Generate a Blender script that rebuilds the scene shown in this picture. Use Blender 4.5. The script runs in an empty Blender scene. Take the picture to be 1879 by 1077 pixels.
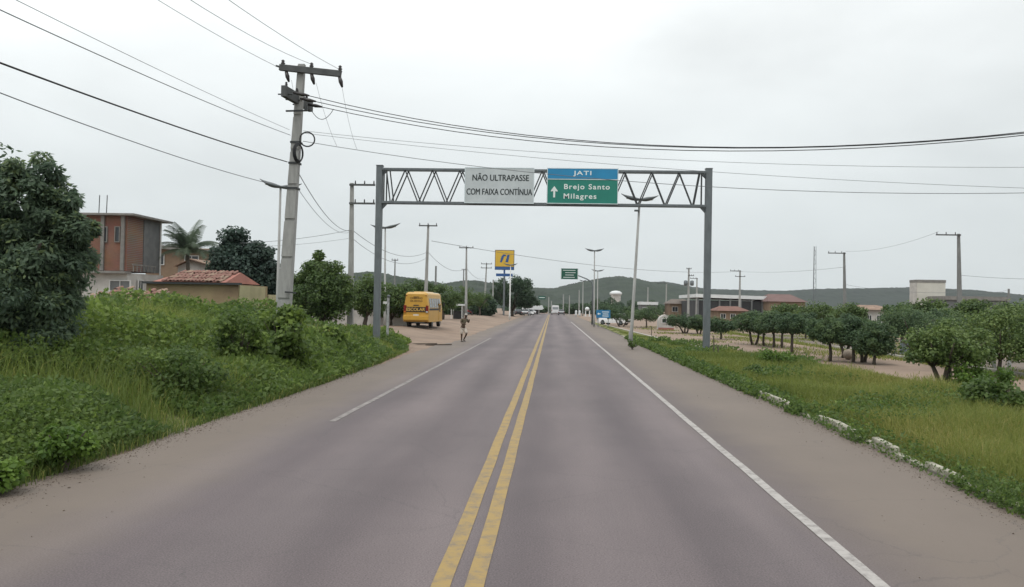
import bpy, math, random
import numpy as np
from mathutils import Vector, Matrix
random.seed(7); rng = np.random.default_rng(11)
scene = bpy.context.scene
C = bpy.context.collection
PI = math.pi
def R(a): return math.radians(a)
def s2l(r, g, b):
    return tuple(((c/255)/12.92 if c/255 <= .04045 else ((c/255+.055)/1.055)**2.4) for c in (r, g, b))

# ------------------------------------------------------------------ camera
IW, IH, FPX, CH = 1879.0, 1077.0, 1475.0, 2.35
ROLL = R(1.0)
vd = Vector((73.5, -22.5, -FPX)).normalized()                 # road direction seen by the camera
u0 = Vector((math.sin(ROLL), math.cos(ROLL), 0)); ud = (u0 - vd*u0.dot(vd)).normalized()
rd = vd.cross(ud)
WC = Matrix((rd, vd, ud))                                      # camera -> world
cam = bpy.data.objects.new('camera', bpy.data.cameras.new('camera')); C.objects.link(cam)
cam.data.sensor_width = 36; cam.data.lens = 36*FPX/IW; cam.data.clip_end = 9000; cam.data.clip_start = .1
cam.matrix_world = Matrix.Translation((0, 0, CH)) @ WC.to_4x4()
scene.camera = cam
def ray(px, py): return WC @ Vector(((px-IW/2)/FPX, -(py-IH/2)/FPX, -1))
def P(px, py, d):                                              # point at distance d down the road
    r = ray(px, py); return Vector((0, 0, CH)) + r*(d/r.y)
def G(px, py, z=0.0):                                          # point on level ground
    r = ray(px, py); return Vector((0, 0, CH)) + r*((z-CH)/r.z)

# ------------------------------------------------------------------ overcast sky + soft sun
SUN_EL, SUN_AZ = R(62), R(-150)
w = bpy.data.worlds.new('World'); scene.world = w; w.use_nodes = True
nt = w.node_tree; nt.nodes.clear(); N = nt.nodes.new; L = nt.links.new
out = N('ShaderNodeOutputWorld'); bg = N('ShaderNodeBackground'); L(bg.outputs[0], out.inputs[0])
sky = N('ShaderNodeTexSky'); sky.sky_type = 'NISHITA'; sky.sun_disc = False
sky.sun_elevation = SUN_EL; sky.sun_rotation = SUN_AZ; sky.dust_density = 4
tc = N('ShaderNodeTexCoord'); sep = N('ShaderNodeSeparateXYZ'); L(tc.outputs['Generated'], sep.inputs[0])
mr = N('ShaderNodeMapRange'); L(sep.outputs['Z'], mr.inputs['Value'])
mr.inputs['From Min'].default_value = -.02; mr.inputs['From Max'].default_value = 1.0
mr.inputs['To Min'].default_value = .0; mr.inputs['To Max'].default_value = 1.0
cr = N('ShaderNodeValToRGB'); L(mr.outputs[0], cr.inputs[0])
e = cr.color_ramp.elements
e[0].position = 0; e[0].color = (.64, .69, .70, 1)
e[1].position = 1; e[1].color = (1.45, 1.50, 1.50, 1)
x = cr.color_ramp.elements.new(.12); x.color = (.72, .77, .78, 1)
x = cr.color_ramp.elements.new(.33); x.color = (.99, 1.03, 1.03, 1)
mp = N('ShaderNodeMapping'); mp.inputs['Scale'].default_value = (1, 1, 2.6); mp.inputs['Location'].default_value = (5.2, 2.1, .4); L(tc.outputs['Generated'], mp.inputs[0])
nz = N('ShaderNodeTexNoise'); nz.inputs['Scale'].default_value = 1.5; nz.inputs['Detail'].default_value = 5
nz.inputs['Roughness'].default_value = .5; nz.inputs['Distortion'].default_value = .3; L(mp.outputs[0], nz.inputs['Vector'])
m2 = N('ShaderNodeMapRange'); L(nz.outputs[0], m2.inputs['Value'])
m2.inputs['From Min'].default_value = .32; m2.inputs['From Max'].default_value = .68
m2.inputs['To Min'].default_value = .80; m2.inputs['To Max'].default_value = 1.13
mul = N('ShaderNodeVectorMath'); mul.operation = 'SCALE'; L(cr.outputs[0], mul.inputs[0]); L(m2.outputs[0], mul.inputs['Scale'])
sk = N('ShaderNodeVectorMath'); sk.operation = 'SCALE'; L(sky.outputs[0], sk.inputs[0]); sk.inputs['Scale'].default_value = .08
mx = N('ShaderNodeMix'); mx.data_type = 'RGBA'; mx.inputs['Factor'].default_value = .93
L(sk.outputs[0], mx.inputs['A']); L(mul.outputs[0], mx.inputs['B']); L(mx.outputs['Result'], bg.inputs['Color'])
bg.inputs['Strength'].default_value = .94
sl = bpy.data.lights.new('sun', 'SUN'); sl.energy = 1.0; sl.angle = R(25); sl.color = (1, .97, .93)
so = bpy.data.objects.new('sun', sl); C.objects.link(so)
sd = Vector((math.sin(SUN_AZ)*math.cos(SUN_EL), math.cos(SUN_AZ)*math.cos(SUN_EL), math.sin(SUN_EL)))
so.rotation_euler = sd.to_track_quat('Z', 'Y').to_euler(); so.location = (0, 0, 60)
vs = scene.view_settings; vs.view_transform = 'Standard'; vs.look = 'None'; vs.exposure = .22; vs.gamma = 1; vs.use_curve_mapping = False

# ------------------------------------------------------------------ materials
MATS = {}
def mat(name, col, rough=.8, var=.25, scale=6.0, col2=None, metal=0.0, bump=0.0, bscale=None, detail=6, spec=.4, coord='Object', stretch=None):
    if name in MATS: return MATS[name]
    m = bpy.data.materials.new(name); m.use_nodes = True; t = m.node_tree; n = t.nodes; l = t.links
    b = n['Principled BSDF']; b.inputs['Roughness'].default_value = rough; b.inputs['Metallic'].default_value = metal
    b.inputs['Specular IOR Level'].default_value = spec
    if col2 is None: col2 = tuple(min(1, c*(1-var)) for c in col)
    tcn = n.new('ShaderNodeTexCoord'); v = tcn.outputs[coord]
    if stretch:
        mpn = n.new('ShaderNodeMapping'); mpn.inputs['Scale'].default_value = stretch; l.new(v, mpn.inputs[0]); v = mpn.outputs[0]
    z = n.new('ShaderNodeTexNoise'); z.inputs['Scale'].default_value = scale; z.inputs['Detail'].default_value = detail; z.inputs['Roughness'].default_value = .65
    l.new(v, z.inputs['Vector'])
    r = n.new('ShaderNodeMapRange'); r.inputs['From Min'].default_value = .32; r.inputs['From Max'].default_value = .68; l.new(z.outputs[0], r.inputs[0])
    mi = n.new('ShaderNodeMix'); mi.data_type = 'RGBA'; mi.inputs['A'].default_value = (*col2, 1); mi.inputs['B'].default_value = (*col, 1)
    l.new(r.outputs[0], mi.inputs['Factor']); l.new(mi.outputs['Result'], b.inputs['Base Color'])
    if bump:
        z2 = n.new('ShaderNodeTexNoise'); z2.inputs['Scale'].default_value = bscale or scale*4; z2.inputs['Detail'].default_value = 4
        l.new(v, z2.inputs['Vector'])
        bp = n.new('ShaderNodeBump'); bp.inputs['Strength'].default_value = bump; bp.inputs['Distance'].default_value = .02
        l.new(z2.outputs[0], bp.inputs['Height']); l.new(bp.outputs[0], b.inputs['Normal'])
    MATS[name] = m; return m
def leafmat(name, c0, c1, c2=None, trans=.38, rough=.5):
    """foliage: per-leaf tint attribute picks the colour, some light passes through"""
    if name in MATS: return MATS[name]
    m = bpy.data.materials.new(name); m.use_nodes = True; t = m.node_tree; n = t.nodes; l = t.links
    b = n['Principled BSDF']; b.inputs['Roughness'].default_value = rough; b.inputs['Specular IOR Level'].default_value = .3
    a = n.new('ShaderNodeAttribute'); a.attribute_name = 'tint'
    cr = n.new('ShaderNodeValToRGB'); l.new(a.outputs['Fac'], cr.inputs[0])
    cr.color_ramp.elements[0].color = (*c0, 1); cr.color_ramp.elements[1].color = (*c1, 1)
    if c2: x = cr.color_ramp.elements.new(.8); x.color = (*c1, 1); cr.color_ramp.elements[2].color = (*c2, 1)
    l.new(cr.outputs[0], b.inputs['Base Color'])
    tr = n.new('ShaderNodeBsdfTranslucent'); l.new(cr.outputs[0], tr.inputs[0])
    ms = n.new('ShaderNodeMixShader'); ms.inputs[0].default_value = trans
    l.new(b.outputs[0], ms.inputs[1]); l.new(tr.outputs[0], ms.inputs[2]); l.new(ms.outputs[0], n['Material Output'].inputs[0])
    MATS[name] = m; return m

M_conc = mat('pole_concrete', (.36, .36, .345), .9, .3, 2.5, bump=.2, stretch=(3, 3, .6))
M_concd = mat('pole_concrete_weathered', (.22, .225, .22), .9, .35, 2.5, stretch=(3, 3, .6))
M_galv = mat('galvanised_steel', (.16, .18, .19), .55, .3, 3, metal=.25, stretch=(2, 2, .5))
M_dark = mat('dark_steel', (.055, .06, .062), .6, .3, 8, metal=.2)
M_arm = mat('weathered_crossarm', (.10, .105, .105), .85, .35, 5)
M_ins = mat('brown_porcelain', (.035, .03, .03), .35, .3, 9)
M_cable = mat('black_cable', (.02, .021, .023), .6, .2, 5)
M_cableg = mat('grey_cable', (.16, .17, .18), .6, .2, 5)
M_lampm = mat('lamp_housing', (.12, .135, .14), .5, .25, 6, metal=.2)
M_glass = mat('dark_window_glass', (.025, .03, .034), .12, .3, 2, spec=.6)
M_white = mat('white_paint', (.62, .62, .60), .7, .18, 4)
M_lens = mat('lamp_lens', (.45, .47, .47), .3, .1, 4)
M_black = mat('black_paint', (.018, .018, .02), .6, .3, 6)
M_rubber = mat('tyre_rubber', (.022, .022, .022), .85, .3, 12)
M_txt = mat('sign_black_lettering', (.03, .04, .042), .6, .1, 10)
M_txtw = mat('sign_white_lettering', (.72, .78, .76), .5, .08, 10)
M_trunk = mat('bark', (.12, .10, .08), .95, .4, 9, bump=.5, stretch=(3, 3, .8))
M_ficus = leafmat('ficus_leaf', (.034, .066, .040), (.086, .140, .066), (.13, .19, .08), trans=.45)
M_ficusl = leafmat('light_tree_leaf', (.035, .068, .028), (.11, .17, .050), (.16, .22, .065))
M_mango = leafmat('mango_leaf', (.070, .110, .080), (.145, .205, .125), (.22, .28, .12), trans=.55)
M_olive = leafmat('dark_round_leaf', (.028, .050, .044), (.062, .100, .074), (.09, .135, .09))
M_palm = leafmat('palm_leaf', (.05, .075, .05), (.12, .16, .10))
M_grass = leafmat('tall_grass', (.085, .135, .034), (.235, .295, .062), (.36, .33, .11), trans=.45)
M_grassr = leafmat('verge_grass', (.085, .135, .028), (.225, .255, .062), (.36, .32, .11), trans=.45)
M_weed = leafmat('broad_weed_leaf', (.048, .092, .030), (.130, .195, .048), (.21, .29, .065), trans=.5)
M_weedb = leafmat('bright_weed_leaf', (.065, .125, .026), (.165, .265, .042), (.25, .36, .06), trans=.45)

# ------------------------------------------------------------------ mesh helpers
class MB:
    def __init__(s): s.v = []; s.f = []
    def add(s, vs, fs):
        o = len(s.v); s.v += [tuple(p) for p in vs]; s.f += [tuple(i+o for i in f) for f in fs]; return s
    def box(s, c, d, rz=0.0, top=(1, 1), rot=None):
        x, y, z = d[0]/2, d[1]/2, d[2]/2; vs = []
        for k in (-1, 1):
            a, b = (1, 1) if k < 0 else top
            for i, j in ((-1, -1), (1, -1), (1, 1), (-1, 1)): vs.append(Vector((i*x*a, j*y*b, k*z)))
        m = rot if rot else Matrix.Rotation(rz, 3, 'Z')
        return s.add([m @ q + Vector(c) for q in vs], [(3, 2, 1, 0), (4, 5, 6, 7), (0, 1, 5, 4), (1, 2, 6, 5), (2, 3, 7, 6), (3, 0, 4, 7)])
    def bar(s, a, b, w, h, up=(0, 0, 1)):
        a, b = Vector(a), Vector(b); d = (b-a).normalized(); sx = d.cross(Vector(up))
        if sx.length < 1e-4: sx = d.cross(Vector((0, 1, 0)))
        sx.normalize(); sy = sx.cross(d).normalized(); vs = []
        for p in (a, b):
            for i, j in ((-1, -1), (1, -1), (1, 1), (-1, 1)): vs.append(p + sx*(i*w/2) + sy*(j*h/2))
        return s.add(vs, [(3, 2, 1, 0), (4, 5, 6, 7), (0, 1, 5, 4), (1, 2, 6, 5), (2, 3, 7, 6), (3, 0, 4, 7)])
    def tube(s, pts, rs, n=8, cap=True):
        pts = [Vector(p) for p in pts]
        if not hasattr(rs, '__len__'): rs = [rs]*len(pts)
        vs = []; pr = None
        for i, p in enumerate(pts):
            d = (pts[min(i+1, len(pts)-1)] - pts[max(i-1, 0)]).normalized()
            if pr is None: pr = d.orthogonal().normalized()
            pr = (pr - d*pr.dot(d)).normalized(); q = d.cross(pr)
            for k in range(n):
                a = 2*PI*k/n; vs.append(p + (pr*math.cos(a) + q*math.sin(a))*rs[i])
        fs = []
        for i in range(len(pts)-1):
            for k in range(n): fs.append((i*n+k, i*n+(k+1) % n, (i+1)*n+(k+1) % n, (i+1)*n+k))
        if cap: fs += [tuple(range(n))[::-1], tuple(range((len(pts)-1)*n, len(pts)*n))]
        return s.add(vs, fs)
    def lathe(s, c, prof, n=12):
        c = Vector(c); return s.tube([c + Vector((0, 0, z)) for r, z in prof], [max(r, .001) for r, z in prof], n)
    def prism(s, outl, y0, y1):                                # outline in x,z extruded along y
        n = len(outl); vs = [(x, y0, z) for x, z in outl] + [(x, y1, z) for x, z in outl]
        fs = [tuple(range(n)), tuple(range(n, 2*n))[::-1]] + [(i, i+n, (i+1) % n + n, (i+1) % n) for i in range(n)]
        return s.add(vs, fs)
    def torus(s, c, r, t, n=24, m=6, rot=Matrix.Identity(3), sy=1.0):
        pts = []
        for i in range(n):
            for k in range(m):
                a = 2*PI*i/n; b = 2*PI*k/m; q = Vector(((r+t*math.cos(b))*math.cos(a), t*math.sin(b), (r+t*math.cos(b))*math.sin(a)*sy))
                pts.append(rot @ q + Vector(c))
        return s.add(pts, [(i*m+k, i*m+(k+1) % m, ((i+1) % n)*m+(k+1) % m, ((i+1) % n)*m+k) for i in range(n) for k in range(m)])
    def build(s, name, m, parent=None, loc=None, smooth=False, bevel=0, fixn=True):
        me = bpy.data.meshes.new(name); me.from_pydata(s.v, [], s.f); me.materials.append(m)
        import bmesh
        bm = bmesh.new(); bm.from_mesh(me)
        if fixn: bmesh.ops.recalc_face_normals(bm, faces=bm.faces)
        if bevel: bmesh.ops.bevel(bm, geom=bm.edges[:], offset=bevel, segments=2, profile=.6, affect='EDGES', clamp_overlap=True)
        bm.to_mesh(me); bm.free()
        if smooth: me.shade_smooth()
        return link(name, me, parent, loc)
def link(name, me, parent=None, loc=None):
    o = bpy.data.objects.new(name, me); C.objects.link(o); o.parent = parent
    if loc is not None: o.location = loc
    return o
def tag(o, label, cat, group=None):
    o['label'] = label; o['category'] = cat
    if group: o['group'] = group
    return o
def thing(name, label, cat, loc, rz=0, group=None):
    o = bpy.data.objects.new(name, None); C.objects.link(o); o.empty_display_size = .3
    o.location = loc; o.rotation_euler = (0, 0, rz); return tag(o, label, cat, group)
def struct(o, kind='structure'): o['kind'] = kind; return o
def np_mesh(name, V, F, m, tint=None, smooth=False):
    """V (n,3), F (k,4) or (k,3)"""
    me = bpy.data.meshes.new(name); n, k, q = len(V), len(F), F.shape[1]
    me.vertices.add(n); me.vertices.foreach_set('co', np.ascontiguousarray(V, dtype=np.float32).ravel())
    me.loops.add(k*q); me.loops.foreach_set('vertex_index', np.ascontiguousarray(F, dtype=np.int32).ravel())
    me.polygons.add(k); me.polygons.foreach_set('loop_start', np.arange(0, k*q, q, dtype=np.int32))
    if tint is not None:
        a = me.attributes.new('tint', 'FLOAT', 'POINT'); a.data.foreach_set('value', np.ascontiguousarray(tint, dtype=np.float32))
    me.materials.append(m); me.update(calc_edges=True); me.validate()
    if smooth: me.shade_smooth()
    return me
def unit(a): return a/np.maximum(np.linalg.norm(a, axis=1, keepdims=True), 1e-6)
def leaves_mesh(name, pos, dirs, size, m, tint, wr=.28, droop=0.0):
    """one folded leaf-shaped quad per position"""
    n = len(pos); nm = unit(dirs*1.0 + np.array([0, 0, .55]) + rng.normal(0, .55, (n, 3)))      # leaf blades turn to the light
    d = rng.normal(0, 1, (n, 3)) + dirs*.5; d[:, 2] -= droop*1.3; d = unit(d - nm*(d*nm).sum(1, keepdims=True)); s = np.cross(nm, d); u = -nm
    Ln = (size*rng.uniform(.6, 1.3, n))[:, None]; W = Ln*wr
    V = np.empty((n, 4, 3)); V[:, 0] = pos; V[:, 1] = pos + d*Ln*.45 + s*W + u*W*.25; V[:, 2] = pos + d*Ln; V[:, 3] = pos + d*Ln*.45 - s*W + u*W*.25
    return np_mesh(name, V.reshape(-1, 3), np.arange(n*4).reshape(n, 4), m, np.repeat(tint, 4))
def crown_points(n, rx, ry, rz, clumps, cr, flat=.0, inner=.25):
    """leaf positions on clumps spread through an ellipsoid whose underside is flattened"""
    c = unit(rng.normal(0, 1, (clumps, 3))); rad = rng.uniform(inner, 1, clumps)**.5; c *= rad[:, None]*.86
    c[:, 2] = np.where(c[:, 2] < 0, c[:, 2]*(1-flat), c[:, 2])
    ix = rng.integers(0, clumps, n); o = unit(rng.normal(0, 1, (n, 3)))*(rng.uniform(.35, 1, n)**.6)[:, None]
    csz = cr*rng.uniform(.6, 1.35, clumps)
    sc = np.array([rx, ry, rz]); mean = (rx+ry+rz)/3
    p = c[ix]*sc + o*(csz[ix]*mean)[:, None]*np.array([1, 1, .8])
    ct = rng.uniform(0, 1, clumps)
    return p, o, ct[ix]
def make_tree(label, base, height, rx, ry, rz, m, n=5000, clumps=60, cr=.25, leaf=.16, flat=.5, stems=1, droop=.2, name='tree', cat='tree', group=None, trunk_r=.12, off=(0, 0), wr=.3, tmean=.4, bark=None, lobes=None):
    """trunk with limbs from the ground up to a leafy crown whose top is at `height`"""
    t = thing(name, label, cat, base, 0, group)
    cz = height - rz; mb = MB()
    for k in range(stems):
        a = 2*PI*k/max(stems, 1) + rng.uniform(0, 1); sp = .12*rx if stems > 1 else 0
        b0 = Vector((math.cos(a)*sp*.5, math.sin(a)*sp*.5, -.15)); f = Vector((off[0]*.5 + math.cos(a)*sp*2.2, off[1]*.5 + math.sin(a)*sp*2.2, max(.3, (cz - rz*(1-flat))*.9)))
        mid = (b0+f)/2 + Vector((rng.uniform(-.06, .06)*height*.5, 0, 0))
        mb.tube([b0, mid, f], [trunk_r*1.25, trunk_r, trunk_r*.85], 8)
        for j in range(5 if stems == 1 else 3):
            b = a + 2*PI*j/5 + rng.uniform(-.3, .3); e1 = f + Vector((math.cos(b)*rx*.35, math.sin(b)*ry*.35, rz*.45)); e2 = f + Vector((math.cos(b)*rx*.7, math.sin(b)*ry*.7, rz*.8))
            mb.tube([f, e1, e2], [trunk_r*.6, trunk_r*.4, trunk_r*.12], 6)
    mb.build('trunk', bark or M_trunk, t, smooth=True)
    ps, ds, ts = [], [], []
    for (lx, ly, lz, sc, fr) in (lobes or [(0, 0, 0, 1, 1)]):
        p, o, ct = crown_points(int(n*fr), rx*sc, ry*sc, rz*sc, max(6, int(clumps*fr)), cr, flat)
        ps.append(p + np.array([lx, ly, lz])); ds.append(o); ts.append(ct)
    p = np.concatenate(ps); o = np.concatenate(ds); ct = np.concatenate(ts)
    p = p + np.array([off[0], off[1], cz])
    tint = np.clip(tmean + (ct-.5)*.5 + rng.normal(0, .16, len(p)), 0, 1)
    me = leaves_mesh('crown', p, o + np.array([0, 0, .1]), leaf, m, tint, wr, droop)
    link('crown', me, t); return t
def text(body, name, m, parent, c, wid, hei, bold=.012, depth=.006, rot=(PI/2, 0, 0), sp=1.0, fat=0.0):
    cu = bpy.data.curves.new(name, 'FONT'); cu.body = body; cu.size = 1; cu.align_x = 'CENTER'; cu.align_y = 'CENTER'; cu.offset = bold; cu.space_character = sp; cu.extrude = .01
    o = bpy.data.objects.new(name, cu); C.objects.link(o); bpy.context.view_layer.update()
    me = bpy.data.meshes.new_from_object(o.evaluated_get(bpy.context.evaluated_depsgraph_get())); bpy.data.objects.remove(o)
    co = np.empty(len(me.vertices)*3, dtype=np.float32); me.vertices.foreach_get('co', co); co = co.reshape(-1, 3)
    lo, hi = co.min(0), co.max(0); co = (co - (lo+hi)/2)/np.maximum(hi-lo, 1e-6)*np.array([wid, hei, depth]); me.vertices.foreach_set('co', co.astype(np.float32).ravel()); me.update()
    me.materials.clear(); me.materials.append(m)
    if fat:
        import bmesh
        bm = bmesh.new(); bm.from_mesh(me); g_ = bmesh.ops.duplicate(bm, geom=bm.verts[:]+bm.edges[:]+bm.faces[:])
        for e_ in g_['geom']:
            if isinstance(e_, bmesh.types.BMVert): e_.co.x += fat; e_.co.y += fat*.5; e_.co.z += .0015
        bm.to_mesh(me); bm.free()
    t = link(name, me, parent, c); t.rotation_euler = rot; return t
def sst(t): t = np.clip(t, 0, 1); return t*t*(3-2*t)
def wav(x, y, s, ph=0):                                        # smooth lumpy field in 0..1
    return .5 + .25*(np.sin(x/s*1.3 + 1.7*np.sin(y/s*.7+ph) + ph) + np.sin(y/s*1.1 + 1.3*np.sin(x/s*.9 + ph*2) + 2.1*ph))

# ------------------------------------------------------------------ terrain
def gz(x, y):
    x = np.asarray(x, float); y = np.asarray(y, float)
    l = .5*sst((-x-6.9)/5) + .5*sst((-x-9)/6)*(1-sst((y-34)/10))
    r = .10*sst((x-5.75)/.6)
    return l + r + np.where(x < -7.5, .05*(wav(x, y, 3.1)-.5), 0)
def gzf(x, y): return float(gz(x, y))
def sheet(name, xs, ys, fz, m):
    X, Y = np.meshgrid(xs, ys); Z = fz(X, Y); V = np.stack([X, Y, Z], -1).reshape(-1, 3); nx, ny = len(xs), len(ys)
    i = np.arange((ny-1)*(nx-1)); a = (i//(nx-1))*nx + i % (nx-1); F = np.stack([a, a+1, a+nx+1, a+nx], 1)
    o = link(name, np_mesh(name, V, F, m, smooth=True)); return struct(o)
M_dirt = mat('sandy_dirt', (.285, .208, .155), .95, .3, .35, col2=(.185, .135, .103), bump=.35, bscale=6, detail=9)
xs = np.unique(np.concatenate([[-2600, -1200, -600, -300, -150, -90, -60], np.arange(-45, 45, .75), [60, 90, 150, 300, 600, 1200, 2600]]))
ys = np.unique(np.concatenate([[-60, -30], np.arange(-10, 120, 1.5), np.arange(120, 260, 10), [300, 400, 600, 1000, 1600, 2600]]))
sheet('ground', xs, ys, lambda X, Y: np.where((X > -7.4) & (X < 6.1), -.035, gz(X, Y)-.02), M_dirt)

def road_mat():
    m = bpy.data.materials.new('worn_asphalt'); m.use_nodes = True; t = m.node_tree; n = t.nodes; l = t.links
    b = n['Principled BSDF']; b.inputs['Roughness'].default_value = .72; b.inputs['Specular IOR Level'].default_value = .42
    g = n.new('ShaderNodeNewGeometry'); sp = n.new('ShaderNodeSeparateXYZ'); l.new(g.outputs['Position'], sp.inputs[0])
    mp = n.new('ShaderNodeMapping'); mp.inputs['Scale'].default_value = (1, .10, 1); l.new(g.outputs['Position'], mp.inputs[0])
    z1 = n.new('ShaderNodeTexNoise'); z1.inputs['Scale'].default_value = .9; z1.inputs['Detail'].default_value = 6; l.new(mp.outputs[0], z1.inputs['Vector'])
    z2 = n.new('ShaderNodeTexNoise'); z2.inputs['Scale'].default_value = 60; z2.inputs['Detail'].default_value = 5; l.new(g.outputs['Position'], z2.inputs['Vector'])
    z3 = n.new('ShaderNodeTexNoise'); z3.inputs['Scale'].default_value = .35; z3.inputs['Detail'].default_value = 8; z3.inputs['Roughness'].default_value = .7; l.new(g.outputs['Position'], z3.inputs['Vector'])
    # wheel tracks: worn bands along the lanes, slightly wandering
    ad = n.new('ShaderNodeMath'); ad.operation = 'MULTIPLY_ADD'; l.new(z3.outputs[0], ad.inputs[0]); ad.inputs[1].default_value = .9; l.new(sp.outputs['X'], ad.inputs[2])
    ms = n.new('ShaderNodeMath'); ms.operation = 'MULTIPLY_ADD'; l.new(ad.outputs[0], ms.inputs[0]); ms.inputs[1].default_value = 2*PI/1.78; ms.inputs[2].default_value = 1.0
    sn = n.new('ShaderNodeMath'); sn.operation = 'SINE'; l.new(ms.outputs[0], sn.inputs[0])
    tr = n.new('ShaderNodeMapRange'); tr.inputs['From Min'].default_value = -1; l.new(sn.outputs[0], tr.inputs[0])
    c1 = n.new('ShaderNodeMix'); c1.data_type = 'RGBA'; c1.inputs['A'].default_value = (.110, .090, .093, 1); c1.inputs['B'].default_value = (.160, .130, .130, 1)
    mr = n.new('ShaderNodeMapRange'); mr.inputs['From Min'].default_value = .3; mr.inputs['From Max'].default_value = .7; l.new(z1.outputs[0], mr.inputs[0]); l.new(mr.outputs[0], c1.inputs['Factor'])
    c2 = n.new('ShaderNodeMix'); c2.data_type = 'RGBA'; c2.blend_type = 'MULTIPLY'; l.new(c1.outputs['Result'], c2.inputs['A']); c2.inputs['B'].default_value = (.76, .75, .77, 1)
    l.new(tr.outputs[0], c2.inputs['Factor'])
    c3 = n.new('ShaderNodeMix'); c3.data_type = 'RGBA'; c3.blend_type = 'MULTIPLY'; c3.inputs['Factor'].default_value = .9; l.new(c2.outputs['Result'], c3.inputs['A'])
    m3 = n.new('ShaderNodeMapRange'); m3.inputs['From Min'].default_value = .25; m3.inputs['From Max'].default_value = .75; m3.inputs['To Min'].default_value = .5; m3.inputs['To Max'].default_value = 1.5; l.new(z2.outputs[0], m3.inputs[0]); l.new(m3.outputs[0], c3.inputs['B'])
    # dusty brown drift towards the shoulders
    c4 = n.new('ShaderNodeMix'); c4.data_type = 'RGBA'; l.new(c3.outputs['Result'], c4.inputs['A']); c4.inputs['B'].default_value = (.156, .125, .100, 1)
    ab = n.new('ShaderNodeMath'); ab.operation = 'ADD'; l.new(sp.outputs['X'], ab.inputs[0]); ab.inputs[1].default_value = .75
    ab2 = n.new('ShaderNodeMath'); ab2.operation = 'ABSOLUTE'; l.new(ab.outputs[0], ab2.inputs[0])
    ab3 = n.new('ShaderNodeMath'); ab3.operation = 'MULTIPLY_ADD'; l.new(z3.outputs[0], ab3.inputs[0]); ab3.inputs[1].default_value = 1.6; l.new(ab2.outputs[0], ab3.inputs[2])
    m4 = n.new('ShaderNodeMapRange'); m4.inputs['From Min'].default_value = 4.1; m4.inputs['From Max'].default_value = 5.4; m4.inputs['To Max'].default_value = .85; l.new(ab3.outputs[0], m4.inputs[0]); l.new(m4.outputs[0], c4.inputs['Factor'])
    z4 = n.new('ShaderNodeTexNoise'); z4.inputs['Scale'].default_value = .22; z4.inputs['Detail'].default_value = 7; z4.inputs['Roughness'].default_value = .62; l.new(g.outputs['Position'], z4.inputs['Vector'])
    m6 = n.new('ShaderNodeMapRange'); m6.inputs['From Min'].default_value = .3; m6.inputs['From Max'].default_value = .7; m6.inputs['To Min'].default_value = .90; m6.inputs['To Max'].default_value = 1.10; l.new(z4.outputs[0], m6.inputs[0])
    c6 = n.new('ShaderNodeMix'); c6.data_type = 'RGBA'; c6.blend_type = 'MULTIPLY'; c6.inputs['Factor'].default_value = 1; l.new(c4.outputs['Result'], c6.inputs['A']); l.new(m6.outputs[0], c6.inputs['B'])
    # hairline cracks
    vo = n.new('ShaderNodeTexVoronoi'); vo.feature = 'DISTANCE_TO_EDGE'; vo.inputs['Scale'].default_value = .32
    wv = n.new('ShaderNodeVectorMath'); wv.operation = 'MULTIPLY_ADD'; l.new(z3.outputs['Color'], wv.inputs[0]); wv.inputs[1].default_value = (1.5, 1.5, 0); l.new(g.outputs['Position'], wv.inputs[2]); l.new(wv.outputs[0], vo.inputs['Vector'])
    m5 = n.new('ShaderNodeMapRange'); m5.inputs['From Min'].default_value = 0; m5.inputs['From Max'].default_value = .004; m5.inputs['To Min'].default_value = .35; m5.inputs['To Max'].default_value = 0; l.new(vo.outputs[0], m5.inputs[0])
    c5 = n.new('ShaderNodeMix'); c5.data_type = 'RGBA'; l.new(m5.outputs[0], c5.inputs['Factor']); l.new(c6.outputs['Result'], c5.inputs['A']); c5.inputs['B'].default_value = (.06, .055, .055, 1)
    l.new(c5.outputs['Result'], b.inputs['Base Color'])
    bp = n.new('ShaderNodeBump'); bp.inputs['Strength'].default_value = .35; bp.inputs['Distance'].default_value = .006; l.new(z2.outputs[0], bp.inputs['Height']); l.new(bp.outputs[0], b.inputs['Normal'])
    return m
M_road = road_mat()
def strip(name, y0, y1, step, fl, fr, z, m, crown=True):
    ys = np.arange(y0, y1+step, step); xl = np.array([fl(y) for y in ys]); xr = np.array([fr(y) for y in ys]); k = 7
    V = np.stack([np.stack([xl+(xr-xl)*i/(k-1), ys, np.full(len(ys), z)], 1) for i in range(k)], 1).reshape(-1, 3)
    i = np.arange((len(ys)-1)*(k-1)); a = (i//(k-1))*k + i % (k-1)
    return struct(link(name, np_mesh(name, V, np.stack([a, a+1, a+k+1, a+k], 1), m, smooth=True)))
def jit(y, a=.12): return a*(math.sin(y*1.7)+math.sin(y*.61+1)+.6*math.sin(y*4.3))/2
strip('road', -30, 238, .5, lambda y: -6.55+jit(y) if y < 46 else -6.1+jit(y, .2), lambda y: 5.72, 0, M_road)
def paint_mat(name, col, wear0, wear1):
    m = bpy.data.materials.new(name); m.use_nodes = True; t = m.node_tree; n = t.nodes; l = t.links; b = n['Principled BSDF']; b.inputs['Roughness'].default_value = .7
    g = n.new('ShaderNodeNewGeometry'); z = n.new('ShaderNodeTexNoise'); z.inputs['Scale'].default_value = 5; z.inputs['Detail'].default_value = 8; z.inputs['Roughness'].default_value = .75; l.new(g.outputs['Position'], z.inputs['Vector'])
    r = n.new('ShaderNodeMapRange'); r.inputs['From Min'].default_value = wear0; r.inputs['From Max'].default_value = wear1; l.new(z.outputs[0], r.inputs[0])
    mi = n.new('ShaderNodeMix'); mi.data_type = 'RGBA'; mi.inputs['A'].default_value = (*col, 1); mi.inputs['B'].default_value = (.13, .115, .108, 1); l.new(r.outputs[0], mi.inputs['Factor']); l.new(mi.outputs['Result'], b.inputs['Base Color'])
    return m
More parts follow.
